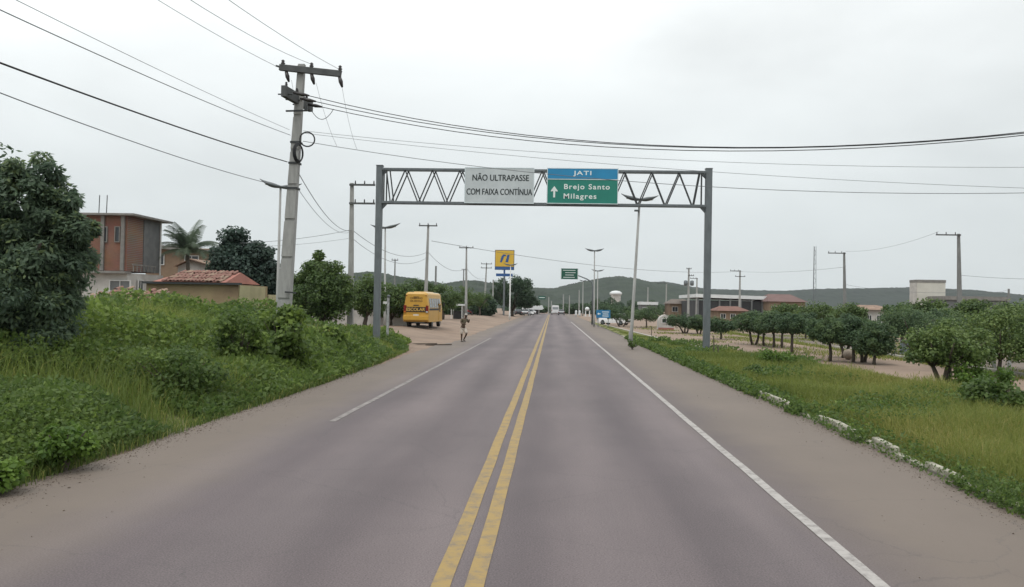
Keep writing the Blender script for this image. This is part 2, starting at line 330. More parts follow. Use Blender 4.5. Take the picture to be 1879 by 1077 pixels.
M_yel = paint_mat('worn_yellow_paint', (.31, .21, .072), .45, .74)
M_wht = paint_mat('worn_white_paint', (.37, .345, .325), .45, .72)
M_wht2 = paint_mat('faded_white_paint', (.32, .29, .275), .34, .60)
strip('centre_line', 1, 215, 1, lambda y: -.96+jit(y, .006), lambda y: -.80+jit(y, .006), .006, M_yel)
strip('centre_line', 1, 215, 1, lambda y: -.68+jit(y, .006), lambda y: -.52+jit(y, .006), .006, M_yel)
strip('edge_line', 1, 120, 1, lambda y: 2.80+jit(y, .006), lambda y: 2.93+jit(y, .006), .006, M_wht)
strip('edge_line', 15.6, 56, 1, lambda y: -4.33+jit(y, .008), lambda y: -4.20+jit(y, .008), .006, M_wht2)

M_soil = mat('grassy_soil', (.12, .14, .045), .95, .4, 1.2, col2=(.13, .105, .06), bump=.6, bscale=9)
M_soilr = mat('verge_turf', (.17, .19, .05), .95, .4, .8, col2=(.14, .12, .06), bump=.6, bscale=9)
def lend(x): return 46 + 1.2*np.sin(x*.9)
def ledge(y): return -6.5 - .5*sst((y-25)/15) - 1.1*sst((y-38)/8)
def redge(y): return np.interp(y, [0, 17, 24, 38, 46, 55, 75, 100, 125], [13.2, 13.0, 11.8, 11.2, 9.6, 8.4, 7.5, 6.9, 6.2]) + .35*np.sin(y*.55)*(y < 60)
def vsheet(name, ylist, fl, fr, k, m, dz=.012):
    V = []
    for y in ylist:
        a, b = float(fl(y)), float(fr(y))
        for i in range(k):
            x = a+(b-a)*i/(k-1); V.append((x, y, -.04 if (abs(x) < 9 and i in (0, k-1) and dz < .03 and -8.5 < x < 5.9) else gzf(x, y)+dz if x > 6.4 or x < -6.9 else max(gzf(x, y)+dz, .02)))
    ny = len(ylist); i = np.arange((ny-1)*(k-1)); a = (i//(k-1))*k + i % (k-1)
    return struct(link(name, np_mesh(name, np.array(V), np.stack([a, a+1, a+k+1, a+k], 1), m, smooth=True)))
vsheet('left_verge', list(np.arange(-8, 47.2, .8)), lambda y: -34, lambda y: ledge(y)+.12*math.sin(y*3.1), 40, M_soil)
vsheet('right_verge', list(np.arange(-8, 126, 1.0)), lambda y: 5.78, redge, 12, M_soilr)

# hills: rolling ridges with wooded slopes
M_hill = mat('wooded_hillside', (.030, .046, .027), .95, .5, .05, col2=(.014, .024, .018), detail=10, coord='Object')
M_hillf = mat('far_wooded_hillside', (.026, .039, .030), .95, .4, .03, col2=(.013, .022, .020), detail=10, coord='Object')
def hill(name, prof, D, depth, m, seed):
    """ridge whose crest stands at distance D and whose slopes fall away on both sides"""
    pts = [P(px, py, D) for px, py in prof]; xs = np.array([p.x for p in pts]); hs = np.array([p.z for p in pts])
    X = np.linspace(xs[0], xs[-1], 420); H = np.interp(X, xs, hs)
    ker = np.ones(7)/7; H = np.convolve(np.pad(H, 3, 'edge'), ker, 'valid')
    T = np.linspace(-1, 1, 90); V = []
    for t in T:
        y = D + t*depth; k = (math.cos(t*PI)+1)/2
        bumps = (wav(X, np.full_like(X, y), 45, seed)-.5)*.10*k*(1-k)*4
        rough = (rng.normal(0, .35, len(X)) + 1.2*(wav(X, np.full_like(X, y*1.3), 9, seed*2)-.5) + .9*(wav(X+y*.4, np.full_like(X, y), 4.3, seed*3)-.5))*min(1, k*2.5)
        V.append(np.stack([X, np.full_like(X, y), H*np.clip(k+bumps, 0, 1.02) + rough*k - 2*(1-k)], 1))
    V = np.concatenate(V); nx, ny = len(X), len(T); i = np.arange((ny-1)*(nx-1)); a = (i//(nx-1))*nx + i % (nx-1)
    return struct(link(name, np_mesh(name, V, np.stack([a, a+1, a+nx+1, a+nx], 1), m, smooth=True)))
hill('hill', [(420, 560), (600, 512), (690, 500), (760, 513), (820, 522), (850, 517), (880, 517), (920, 522), (970, 530), (1000, 536), (1060, 560)], 620, 260, M_hill, 1.3)
hill('hill', [(860, 560), (930, 535), (985, 529), (1012, 531), (1050, 522), (1090, 513), (1130, 508), (1158, 511), (1182, 519), (1205, 519), (1240, 528), (1290, 545), (1340, 560)], 950, 420, M_hill, 2.7)
hill('hill', [(1060, 562), (1150, 525), (1200, 518), (1220, 518), (1245, 525), (1290, 531), (1340, 532), (1400, 534), (1440, 534), (1490, 531), (1540, 530), (1600, 529), (1660, 528), (1740, 532), (1830, 541), (1950, 548), (2150, 556), (2500, 570)], 1350, 520, M_hillf, 4.1)

# ------------------------------------------------------------------ overhead gantry
GD = 42.0
def build_gantry():
    pL, pR = P(691, 560, GD), P(1297, 560, GD)
    xL, xR = pL.x+.03, pR.x
    zb, zt = P(990, 375, GD).z, P(990, 312, GD).z
    t = thing('sign_gantry', 'grey steel truss gantry spanning the road with two overhead sign boards', 'gantry', ((xL+xR)/2, GD, 0)); cx = (xL+xR)/2
    for x in (xL, xR):
        z0 = gzf(x, GD)-.1; h = zt+.14-z0; mb = MB().box((x-cx, 0, z0+h/2), (.33, .33, h)); p = mb.build('post', M_galv, t, bevel=.02)
        MB().box((x-cx, 0, z0+h+.012), (.37, .37, .025)).build('cap_plate', M_galv, p)
        MB().box((x-cx, 0, z0+.13), (.55, .55, .04)).build('base_plate', M_galv, p)
    for sy in (-.2, .2):
        for z, hh in ((zb, .12), (zt-.05, .11)):
            MB().box((0, sy, z), (xR-xL-.335, .11, hh)).build('chord', M_galv, t, bevel=.01)
    def gx(px): return P(px, 345, GD).x-cx
    for sy in (-.2, .2):
        o = sy*.28; bots = [721+50*k for k in range(12)]
        for k, bpx in enumerate(bots):
            tl = 712 if k == 0 else bpx-25; tr = 1283 if k == 11 else bpx+25
            MB().bar((gx(tl)+o, sy, zt-.1), (gx(bpx)+o-.04, sy, zb+.05), .06, .06, up=(0, 1, 0)).build('brace', M_dark, t)
            MB().bar((gx(bpx)+o+.04, sy, zb+.05), (gx(tr)+o, sy, zt-.1), .06, .06, up=(0, 1, 0)).build('brace', M_dark, t)
        for px in (707, 1287):
            MB().bar((gx(px)+o*.5, sy, zb+.05), (gx(px)+o*.5, sy, zt-.1), .06, .06, up=(0, 1, 0)).build('upright', M_dark, t)
    for s, x in ((1, xL-cx+.165), (-1, xR-cx-.165)):
        MB().prism([(x, zb-.06), (x+s*.28, zb-.06), (x, zb-.36)], -.05, .05).build('gusset', M_galv, t)
        MB().prism([(x, zt-.11), (x+s*.28, zt-.11), (x, zt-.38)], -.05, .05).build('gusset', M_galv, t)
    # left board
    def board(name, px0, px1, py0, py1, m, label):
        A, B = P(px0, py1, GD), P(px1, py0, GD); c = Vector(((A.x+B.x)/2-cx, -.30, (A.z+B.z)/2)); wd, ht = B.x-A.x, B.z-A.z
        p = MB().box(c, (wd, .05, ht)).build(name, m, t); p['label'] = label
        for s in (-.35, .35): MB().box((c.x+wd*s, -.265, c.z), (.08, .018, ht*.98)).build('mounting_rail', M_galv, p)
        return p, c, wd, ht
    M_sw = mat('weathered_white_sheet', (.53, .57, .58), .5, .22, 1.3, col2=(.43, .47, .48), metal=.0)
    M_sg = mat('green_sign_sheet', (.016, .205, .155), .45, .14, 1.2)
    M_sb = mat('blue_sign_sheet', (.018, .235, .45), .45, .14, 1.2)
    M_rim = mat('sign_white_border', (.62, .70, .72), .5, .1, 5)
    p, c, wd, ht = board('sign_board', 853, 981, 310, 374, M_sw, 'weathered white sign board with black capital letters')
    fr = MB()
    for s in (-1, 1):
        fr.box((c.x+s*(wd/2-.02), -.332, c.z), (.04, .012, ht)); fr.box((c.x, -.332, c.z+s*(ht/2-.02)), (wd-.085, .012, .04))
    fr.build('sign_border', M_rim, p)
    text('NÃO ULTRAPASSE', 'lettering', M_txt, p, (c.x+.06, -.331, c.z+ht*.235), wd*.81, ht*.21, bold=0, fat=.016)
    text('COM FAIXA CONTÍNUA', 'lettering', M_txt, p, (c.x, -.331, c.z-ht*.155), wd*.94, ht*.215, bold=0, fat=.016)
    p, c, wd, ht = board('sign_board', 1003, 1134, 311, 375, M_sg, 'green direction sign board with a blue heading strip')
    p2 = MB().box((c.x, -.330, c.z+ht*.345), (wd-.06, .012, ht*.29)).build('heading_strip', M_sb, p)
    fr = MB()
    for s in (-1, 1):
        fr.box((c.x+s*(wd/2-.02), -.334, c.z), (.035, .016, ht)); fr.box((c.x, -.334, c.z+s*(ht/2-.02)), (wd-.08, .016, .035))
    fr.box((c.x, -.334, c.z+ht*.185), (wd-.08, .016, .035)); fr.build('sign_border', M_rim, p)
    text('JATI', 'lettering', M_txtw, p, (c.x-.02, -.340, c.z+ht*.345), wd*.255, ht*.155, bold=.016, sp=1.15)
    text('Brejo Santo', 'lettering', M_txtw, p, (c.x+wd*.03+.12, -.330, c.z-ht*.04), wd*.64, ht*.19, bold=.018, sp=1.2)
    text('Milagres', 'lettering', M_txtw, p, (c.x-wd*.065+.12, -.330, c.z-ht*.305), wd*.46, ht*.19, bold=.018, sp=1.2)
    ax, az = c.x-wd*.395, c.z-ht*.17; ah = ht*.155
    MB().prism([(ax-.05, az-ah), (ax+.05, az-ah), (ax+.05, az+ah*.15), (ax+.17, az+ah*.05), (ax+.17, az+ah*.25), (ax, az+ah*1.05), (ax-.17, az+ah*.25), (ax-.17, az+ah*.05), (ax-.05, az+ah*.15)], -.335, -.328).build('arrow', M_txtw, p)
build_gantry()

# ------------------------------------------------------------------ utility poles
def insulator(parent, p, up=True, h=.24, r=.065):
    s = 1 if up else -1; prof = [(.03, 0), (r, h*.25*s), (r*.55, h*.4*s), (r, h*.55*s), (r*.5, h*.7*s), (r*.8, h*.85*s), (.02, h*s)]
    return MB().lathe(p, prof, 8).build('insulator', M_ins, parent, smooth=True)
def tapered_pole(parent, H, wb, wt, z0, m, lean=(0, 0), slots=False):
    q = []
    for z, wd in ((z0, wb), (H, wt)):
        ox, oy = lean[0]*(z/H), lean[1]*(z/H)
        for i, j in ((-1, -1), (1, -1), (1, 1), (-1, 1)): q.append((ox+i*wd/2, oy+j*wd*.38, z))
    o = MB().add(q, [(3, 2, 1, 0), (4, 5, 6, 7), (0, 1, 5, 4), (1, 2, 6, 5), (2, 3, 7, 6), (3, 0, 4, 7)]).build('pole_shaft', m, parent, bevel=.015 if slots else 0); return o
def upole(label, px, ptop, d, arms=((0, 'T'),), tx=None, lean=0.0, wb=.3, wt=.16, m=None, armw=2.0, group='concrete utility poles along the road', zbase=None):
    top = P(px, ptop, d); bx = tx if tx is not None else top.x - lean
    zg = gzf(bx, d) if zbase is None else zbase
    t = thing('utility_pole', label, 'utility pole', (bx, d, zg), 0, group); H = top.z - zg; lx = top.x-bx
    tapered_pole(t, H, wb, wt, -.2, m or M_concd, (lx, 0))
    for dz, kind in arms:
        z = H - .12 - dz; c = lx*(z/H)
        x0, x1 = {'T': (-armw*.5, armw*.5), 'L': (-armw, .12), 'R': (-.12, armw)}[kind]
        a = MB().box((c+(x0+x1)/2, -wt*.5-.05, z), (x1-x0, .09, .11)).build('crossarm', M_arm, t)
        for k in range(3):
            xx = c+x0+.08+(x1-x0-.16)*k/2*(1 if kind == 'T' else .8)
            if kind == 'R': xx = c+x1-.08-(x1-x0-.16)*k/2*.8
            insulator(a, (xx, -wt*.5-.05, z+.055), True, .2, .05)
    return t, H, lx
# near leaning pole
def near_pole():
    d = 25.0; tp = P(554, 124, d); bp = P(522, 556, d); sl = (tp.x-bp.x)/(tp.z-bp.z)
    bx = bp.x - sl*bp.z*.75; zg = gzf(bx, d)
    t = thing('utility_pole', 'tall leaning concrete pole with wide crossarm and cable coils beside the weeds', 'utility pole', (bx, d, zg), 0, 'concrete utility poles along the road')
    H = tp.z-zg+.1; lx = tp.x-bx
    def ax(z): return lx*z/H
    def wd(z): return .43 + (.20-.43)*z/H
    sh = tapered_pole(t, H, .43, .20, -.3, M_conc, (lx, 0))
    # proud outer face built in lengths, leaving recessed climbing holes between them
    zc = -.2; gaps = [1.0, 2.2, 3.5, 4.7, 5.8, 6.9, 8.0]
    edges = [(-.2, gaps[0])] + [(gaps[i]+.10, gaps[i+1]) for i in range(len(gaps)-1)] + [(gaps[-1]+.1, H-.05)]
    for z0, z1 in edges:
        v = []
        for z in (z0, z1):
            w0 = wd(z)*.5; y0 = -wd(z)*.38
            v += [(ax(z)-w0, y0-.035, z), (ax(z)+w0, y0-.035, z), (ax(z)+w0, y0-.001, z), (ax(z)-w0, y0-.001, z)]
        MB().add(v, [(3, 2, 1, 0), (4, 5, 6, 7), (0, 1, 5, 4), (1, 2, 6, 5), (2, 3, 7, 6), (3, 0, 4, 7)]).build('face_panel', M_conc, t)
    # top crossarm
    def L(px, py): q = P(px, py, d); return Vector((q.x-bx, 0, q.z-zg))
    a, b = L(517, 127), L(629, 139); yy = -.2
    arm = MB().bar((a.x, yy, a.z), (b.x, yy, b.z), .13, .19).build('crossarm', M_arm, t, bevel=.008)
    MB().bar((a.x-.12, yy, a.z+.05), (a.x+.18, yy, a.z-.02), .04, .05).build('end_bracket', M_dark, arm)
    for px in (523, 575, 627):
        q = L(px, 128 + (px-523)*.1); insulator(arm, (q.x, yy, q.z), True, .26, .075)
    for px in (529, 575, 626):
        q = L(px, 134 + (px-523)*.1); MB().tube([(q.x, yy, q.z), (q.x+.05, yy-.02, q.z-.16), (q.x+.10, yy-.02, q.z-.33)], [.05, .07, .03], 8).build('fuse_cutout', M_ins, arm, smooth=True)
    # second crossarm set along the road
    q = L(547, 183); z = q.z
    arm2 = MB().bar((q.x-.14, -1.0, z+.02), (q.x+.14, .9, z), .15, .34).build('crossarm', M_arm, t, bevel=.008)
    for k in range(3):
        MB().tube([(q.x-.35, -.85+k*.7, z-.05+k*.02), (q.x+.1, -.85+k*.7, z-.05)], .022, 6).build('stay_bolt', M_dark, arm2)
        MB().tube([(q.x+.12, -.85+k*.7, z), (q.x+.40, -.85+k*.7, z-.05), (q.x+.62, -.85+k*.7, z-.09)], [.03, .06, .025], 8).build('strain_insulator', M_ins, arm2, smooth=True)
        insulator(arm2, (q.x-.1+.1*k, -.85+k*.7, z+.17), True, .16, .05)
    MB().box((q.x+.36, -.3, z-.34), (.09, .1, .16)).build('cable_clamp', M_dark, t)
    MB().bar((q.x-.3, -.25, z-.42), (q.x+.4, -.25, z-.40), .04, .05).build('bracket_bar', M_dark, t)
    # spare cable coils
    q = L(566, 257); rot = Matrix.Rotation(R(12), 3, 'Z')
    MB().torus((q.x, -.12, q.z), .225, .022, rot=rot).build('cable_coil', M_cable, t, smooth=True)
    q = L(551, 283); mb = MB()
    for k in range(3): mb.torus((q.x+.02*k, -.24, q.z), .24-.02*k, .022, rot=Matrix.Rotation(R(72), 3, 'Z'), sy=1.25)
    mb.build('cable_coil', M_cable, t, smooth=True)
    for py in (262, 300, 346):
        q = L(545, py); MB().box((ax(q.z), 0, q.z), (wd(q.z)+.05, wd(q.z)*.76+.12, .06)).build('metal_band', M_dark, t)
    q = L(528, 536); MB().bar((q.x, -.25, q.z), (q.x+.35, -.28, q.z-.02), .05, .05).build('bracket_bar', M_dark, t)
near_pole()
upole('concrete pole with two right-hand crossarms beside the gantry\'s left post', 646, 336, 48, ((0, 'R'), (1.12, 'R')), tx=P(643, 590, 48).x, wb=.36, wt=.2, m=M_conc, armw=1.45)
upole('concrete pole rising just behind the yellow school bus', 786, 412, 73, ((0, 'T'),), lean=.15, wb=.36, wt=.17, m=M_conc, armw=1.7)
upole('concrete pole beside the white-roofed kiosk on the left', 856, 453, 100, ((0, 'T'),), lean=-.1, wb=.36, wt=.17, m=M_conc, armw=1.8)
upole('concrete pole with two short crossarms left of the yellow petrol sign', 893, 483, 139, ((0, 'T'), (.7, 'T')), lean=.3, wb=.38, wt=.18, m=M_conc, armw=1.9)
upole('plain pale pole between the double-arm pole and the petrol sign', 905, 513, 150, (), lean=0, wb=.3, wt=.2, m=M_conc)
upole('thin pole standing up behind the left-hand trees near the gantry', 725, 476, 120, ((0, 'T'),), wb=.3, wt=.15, armw=1.0)
upole('slim pole over the trees between the bus pole and the kiosk', 800, 488, 150, (), wb=.4, wt=.3)
upole('short pole over the trees right beside the kiosk pole', 851, 494, 160, ((0, 'T'),), wb=.3, wt=.2, armw=.8)
upole('tall pole with left-hand crossarm at the far right of the lot', 1759, 429, 72, ((0, 'L'),), tx=P(1762, 580, 72).x, wb=.42, wt=.2, armw=2.0)
upole('pole with left-hand crossarm in the middle of the tree-planted lot', 1549, 463, 98, ((0, 'L'),), tx=P(1551, 570, 98).x, wb=.42, wt=.2, armw=1.95)
upole('pole with two crossarms in front of the white-roofed warehouse', 1358, 496, 147, ((0, 'L'), (1.0, 'T')), wb=.42, wt=.22, armw=1.8, m=M_conc)
tp, tH, tl = upole('transformer pole left of the gantry\'s right post', 1264, 492, 143, ((0, 'T'), (1.2, 'R')), wb=.42, wt=.25, armw=.9, m=M_conc)
for s in (-.55, .55): MB().lathe((s, -.2, tH-3.1), [(.1, 0), (.32, .05), (.34, .4), (.32, .85), (.1, .95)], 12).build('transformer', M_galv, tp, smooth=True)
upole('smaller pole with left crossarm beside the transformer pole', 1279, 510, 165, ((0, 'L'),), wb=.42, wt=.22, armw=1.4, m=M_conc)
upole('far pole with a long left-hand arm against the hillside', 1223, 519, 215, ((0, 'L'),), wb=.42, wt=.25, armw=2.6, m=M_conc)
upole('short bare far post left of the long-armed pole', 1189, 527, 200, (), wb=.42, wt=.25, m=M_conc)
upole('distant thin pole above the trees at the right picture edge', 1851, 530, 110, (), wb=.3, wt=.2)
for px, py, d, lab in ((976, 541, 228, 'pale post above the petrol station canopy'), (1007, 545, 232, 'pale post just left of the white van'), (1012, 552, 236, 'shortest pale post touching the white van\'s left side'),
                       (1034, 540, 228, 'pale post first right of the white van'), (1045, 542, 232, 'pale post second right of the white van'), (1063, 532, 225, 'pale post nearest the road-end street lamp')):
    upole(lab, px, py, d, (), wb=.38, wt=.26, m=M_conc, group='pale posts at the far end of the road')

# lattice mast on the skyline
def mast():
    d = 420; a = P(1495, 452, d); t = thing('radio_mast', 'thin hazy lattice mast on the skyline behind the warehouse', 'mast', (a.x, d, 0)); H = a.z
    for i, j in ((-1, -1), (1, -1), (0, 1)): MB().tube([(i*.8, j*.8, -1), (i*.5, j*.5, H)], .12, 6).build('leg', M_galv, t)
    for k in range(14):
        z0 = 1+k*(H-2)/14; z1 = z0+(H-2)/14; s0, s1 = .8-.3*z0/H, .8-.3*z1/H; sg = 1 if k % 2 else -1
        MB().bar((sg*s0, -s0, z0), (-sg*s1, -s1, z1), .1, .1).build('brace', M_galv, t)
mast()

# ------------------------------------------------------------------ street lamps
def lamp_head(parent, H, span, lx=0.0, tilt=0.0):
    """two curved arms that swell into luminaires, like a gull's wings"""
    for s in (-1, 1):
        pts, rs = [], []
        for k in range(9):
            u = k/8; pts.append((lx + s*span/2*u, -.0, H + .05 + .30*u*u + s*tilt*u)); rs.append([.09, .12, .15, .165, .16, .13, .09, .05, .02][k])
        V = MB().tube(pts, rs, 8); V.v = [(a, b*1.5, H + .05 + .30*((a-lx)/(span/2))**2 + (c-(H + .05 + .30*((a-lx)/(span/2))**2))*.75) for a, b, c in V.v]
        h = V.build('lamp_arm', M_lampm, parent, smooth=True)
        z = H+.05+.30*.3-.12+s*tilt*.55
        MB().add([(lx+s*span*.18, -.11, z-.005), (lx+s*span*.36, -.09, z+.07), (lx+s*span*.36, .09, z+.07), (lx+s*span*.18, .11, z-.005), (lx+s*span*.18, -.09, z-.03), (lx+s*span*.36, -.07, z+.045), (lx+s*span*.36, .07, z+.045), (lx+s*span*.18, .09, z-.03)],
                 [(0, 1, 2, 3), (7, 6, 5, 4), (0, 4, 5, 1), (1, 5, 6, 2), (2, 6, 7, 3), (3, 7, 4, 0)]).build('lens', M_lens, h)
def slamp(label, px, ptop, d, span_px, pxb=None, tilt=0.0, m=None, r=.11):
    top = P(px, ptop, d); bx = P(pxb, 590, d).x if pxb else top.x; zg = gzf(bx, d)
    t = thing('street_lamp', label, 'street lamp', (bx, d, zg), 0, 'twin-arm street lamps along the road'); H = top.z-zg-.25; lx = top.x-bx
    MB().tube([(0, 0, -.2), (0, 0, .9), (lx*.1, 0, 1.0), (lx, 0, H+.08)], [r, r, r*.8, r*.5], 10).build('pole_shaft', m or M_conc, t, smooth=True)
    lamp_head(t, H, span_px/(FPX/d), lx, tilt); return t, H, lx
slamp('twin-arm street lamp partly hidden behind the tall leaning pole', 515, 336, 42, 80, 508, tilt=-.16)
slamp('twin-arm street lamp just behind the gantry\'s left post', 707, 413, 62, 56, 706, tilt=.1)
t, H, lx = slamp('tall twin-arm street lamp seen under the gantry\'s right half', 1174, 360, 48, 68, 1158, tilt=-.06, r=.13)
for dz in (.32, .62):
    f = MB().box((lx-.17, -.1, H-dz), (.3, .2, .10)).build('floodlight', M_lampm, t, bevel=.02)
    MB().bar((lx-.02, -.05, H-dz), (lx-.1, -.05, H-dz), .04, .04).build('bracket', M_dark, f)
slamp('twin-arm street lamp beside the hanging green sign\'s post', 1091, 457, 95, 35, 1090, r=.12)
slamp('farther twin-arm lamp right behind the green sign\'s lamp', 1097, 495, 145, 24, 1096, r=.14)
slamp('small distant twin-arm lamp below the hanging green sign', 1070, 514, 190, 14, 1069, r=.15)
slamp('white twin-arm street lamp in front of the petrol sign and big tree', 937, 484, 128, 26, 935, m=M_white, r=.14)

# ------------------------------------------------------------------ cables
def cable(label, A, B, sag, r=.011, m=None, n=28, group=None, name='power_cable', cat='cable'):
    A, B = Vector(A), Vector(B); pts = []
    for k in range(n+1):
        u = k/n; p = A.lerp(B, u); p.z -= sag*4*u*(1-u); pts.append(p)
    o = MB().tube(pts, r, 5).build(name, m or M_cable, None, smooth=True)
    return tag(o, label, cat, group or 'overhead cables')
def back(px, py, px0, py0, d0=25.0, yb=-12.0):
    """end point on the previous pole, behind the camera, of a line through two seen points"""
    return None
ND = 25.0
for i, (px, py, dx, zz, sag, r, m, lab) in enumerate([
        (527, 297, 1, -1.6, .45, .016, M_cable, 'thick black cable sweeping in from the left to the leaning pole'),
        (533, 248, 1, -1.8, .5, .009, M_cableg, 'thin cable above the thick black one at the left'),
        (531, 238, 0, -1.3, .4, .006, M_cableg, 'faintest cable reaching the leaning pole from upper left'),
        (530, 345, 1, .4, .85, .009, M_cableg, 'lowest thin cable coming in from the left picture edge'),
        (512, 124, -1, .8, 1.3, .007, M_cableg, 'high line to the left end of the leaning pole\'s crossarm'),
        (575, 119, 0, .6, 1.9, .007, M_cableg, 'high line to the middle insulator of the leaning pole\'s crossarm'),
        (626, 129, -.5, -.7, 1.2, .007, M_cableg, 'high line to the right insulator of the leaning pole\'s crossarm')]):
    A = P(px, py, ND); cable(lab, A, (A.x+dx, -12, A.z+zz), sag, r, m)
for i, (px, py, lab) in enumerate([(590, 178, 'uppermost of the three dark lines crossing the road to the right'), (596, 189, 'middle of the three dark lines crossing the road to the right'), (604, 200, 'lowest of the three dark lines crossing the road to the right')]):
    A = P(547, 183, 25) + Vector((.60, -.85+.7*i, -.09)); B = Vector((24, 17+.6*i, (9.4, 9.2, 9.2)[i])); cable(lab, A, B, (2.45, 2.25, 2.2)[i], .012, M_cable)
for i, (px, py, sag, zB, r, lab) in enumerate([(556, 259, 1.3, 6.7, .009, 'thin line from the coil crossing above the sign boards'), (556, 244, .6, 5.7, .006, 'faint line just above the gantry\'s right half'), (556, 240, .8, 6.9, .006, 'faintest upper line crossing over the gantry to the right')]):
    A = P(px, py, 25); B = Vector((26, 22, zB)); cable(lab, A, B, sag, r, M_cableg)
# jumpers on the leaning pole
for px, py, qx, qy, s, lab in ((535, 147, 540, 180, .0, 'short jumper wire below the crossarm\'s left cutout'), (580, 152, 618, 268, .15, 'jumper wire hanging below the crossarm\'s middle cutout'), (627, 156, 655, 274, .2, 'jumper wire hanging below the crossarm\'s right cutout'), (573, 205, 612, 200, .28, 'black looping jumper cable under the leaning pole\'s lower arm')):
    cable(lab, P(px, py, 24.8), P(qx, qy, 24.8), s, .005 if 'black' not in lab else .01, M_cableg if 'black' not in lab else M_cable, 12, 'jumper wires on the leaning pole')
p2 = P(645, 423, 48)
cable('line dropping steeply from the leaning pole to the pole by the gantry', P(548, 318, 25), p2, .55, .012)
cable('thinner line just below the steep drop between leaning pole and next pole', P(546, 345, 25), p2 + Vector((-.1, 0, -.1)), .5, .009, M_cableg)
cable('line from the left houses rising to the pole by the gantry', P(440, 446, 46), p2 + Vector((0, 0, .05)), .15, .012, M_cableg)
cable('lower line from the left houses to the pole by the gantry', P(470, 452, 46), p2 + Vector((0, 0, -.45)), .1, .008, M_cableg)
p3 = P(785, 462, 73)
cable('sagging line from the gantry-side pole to the pole behind the bus', p2 + Vector((.1, 0, 0)), p3, .9, .016, M_cableg)
cable('lower sagging line from the gantry-side pole to the bus pole', p2 + Vector((.1, 0, -.5)), p3 + Vector((0, 0, -.5)), 1.0, .014, M_cableg)
p4 = P(856, 492, 100)
cable('sagging line from the bus pole to the kiosk pole', p3, p4, .9, .018, M_cableg)
cable('line from the kiosk pole towards the petrol sign', p4, P(893, 508, 139), .8, .02, M_cableg)
xw = P(792, 442, 73); yw = P(1357, 498, 147)
cable('long line crossing the road below the green hanging sign', xw, yw, 1.1, .022, M_cableg)
cable('line continuing from warehouse pole to the middle lot pole', yw, P(1548, 490, 98), .35, .018, M_cableg)
cable('line rising from the middle lot pole to the far right pole', P(1551, 461, 98), P(1722, 425, 72), .5, .012, M_cableg)
cable('low line from the middle lot pole to the far right pole', P(1551, 522, 98), P(1757, 537, 72), .3, .014, M_cableg)
cable('line leaving the far right pole for the picture edge', P(1763, 505, 72), P(2050, 508, 62), .25, .014, M_cableg)
cable('lower line from the far right pole along the tree tops', P(1763, 537, 72), P(1850, 532, 110), .2, .014, M_cableg)

# ------------------------------------------------------------------ broken white kerb along the right shoulder
kerb = struct(MB().box((5.66, 60, .02), (.10, 150, .03)).build('kerb', mat('kerb_bed', (.2, .18, .16), .95, .3, 3)))
M_kerb = mat('flaking_whitewash', (.46, .44, .36), .9, .5, 7, col2=(.17, .16, .12), bump=.6, bscale=20)
ks = [];
for k in range(60):
    y = 8 + k*.98
    vis = (19.2 < y < 21.8) or (15.6 < y < 17.7) or (13.2 < y < 14.4) or (11.6 < y < 12.7) or k % 9 == 0
    tl = (.0 if y > 12 and y < 23 and vis else -.05) if vis else -.10
    s = MB().box((0, 0, 0), (.14, .92+.02*(k % 3), .17), top=(.82, .99)).build('kerb_stone', M_kerb, kerb, loc=(5.67+rng.normal(0, .012), y, .075+tl), bevel=.015)
    s.rotation_euler = (rng.normal(0, .02), rng.normal(0, .05), rng.normal(0, .03))
M_path = mat('pale_concrete_strip', (.42, .39, .34), .9, .25, 2)
vsheet('path', list(np.arange(40, 118, 2.0)), lambda y: np.interp(y, [40, 57, 100, 118], [8.9, 7.75, 6.35, 6.1]), lambda y: np.interp(y, [40, 57, 100, 118], [9.15, 8.05, 6.65, 6.4]), 3, M_path, dz=.05)
# low kerb around the sandy lot
lk = struct(MB().box((16.9, 36, .15), (.16, 26, .2)).build('lot_kerb', mat('pale_kerb', (.45, .43, .38), .9, .3, 4)))
vsheet('lot_road', list(np.arange(14, 78, 2.0)), lambda y: 17.1, lambda y: 22.5, 4, mat('lot_asphalt', (.17, .135, .11), .9, .3, .8), dz=.01)

# ------------------------------------------------------------------ buildings, left
def win(parent, c, wd, ht, face='y', m=None, frame=None, mull=True):
    """framed window set into a wall that faces the camera (y) or the road (x)"""
    f = MB(); t = .06
    def bx(mb, a, b, s, dd, off=0.0):
        if face == 'y': mb.box((c[0]+a, c[1]+off, c[2]+b), (s[0], dd, s[1]))
        else: mb.box((c[0]+off, c[1]+a, c[2]+b), (dd, s[0], s[1]))
    sg = -1 if face == 'y' else 1
    for s in (-1, 1):
        bx(f, s*(wd/2-t/2), 0, (t, ht), .10, sg*.03); bx(f, 0, s*(ht/2-t/2), (wd-2*t, t), .10, sg*.03)
    if mull: bx(f, 0, 0, (t*.7, ht-2*t), .07, sg*.03)
    w_ = f.build('window', frame or M_white, parent)
    g = MB(); bx(g, 0, 0, (wd-.13, ht-.13), .02, sg*.015); g.build('pane', m or M_glass, w_); return w_
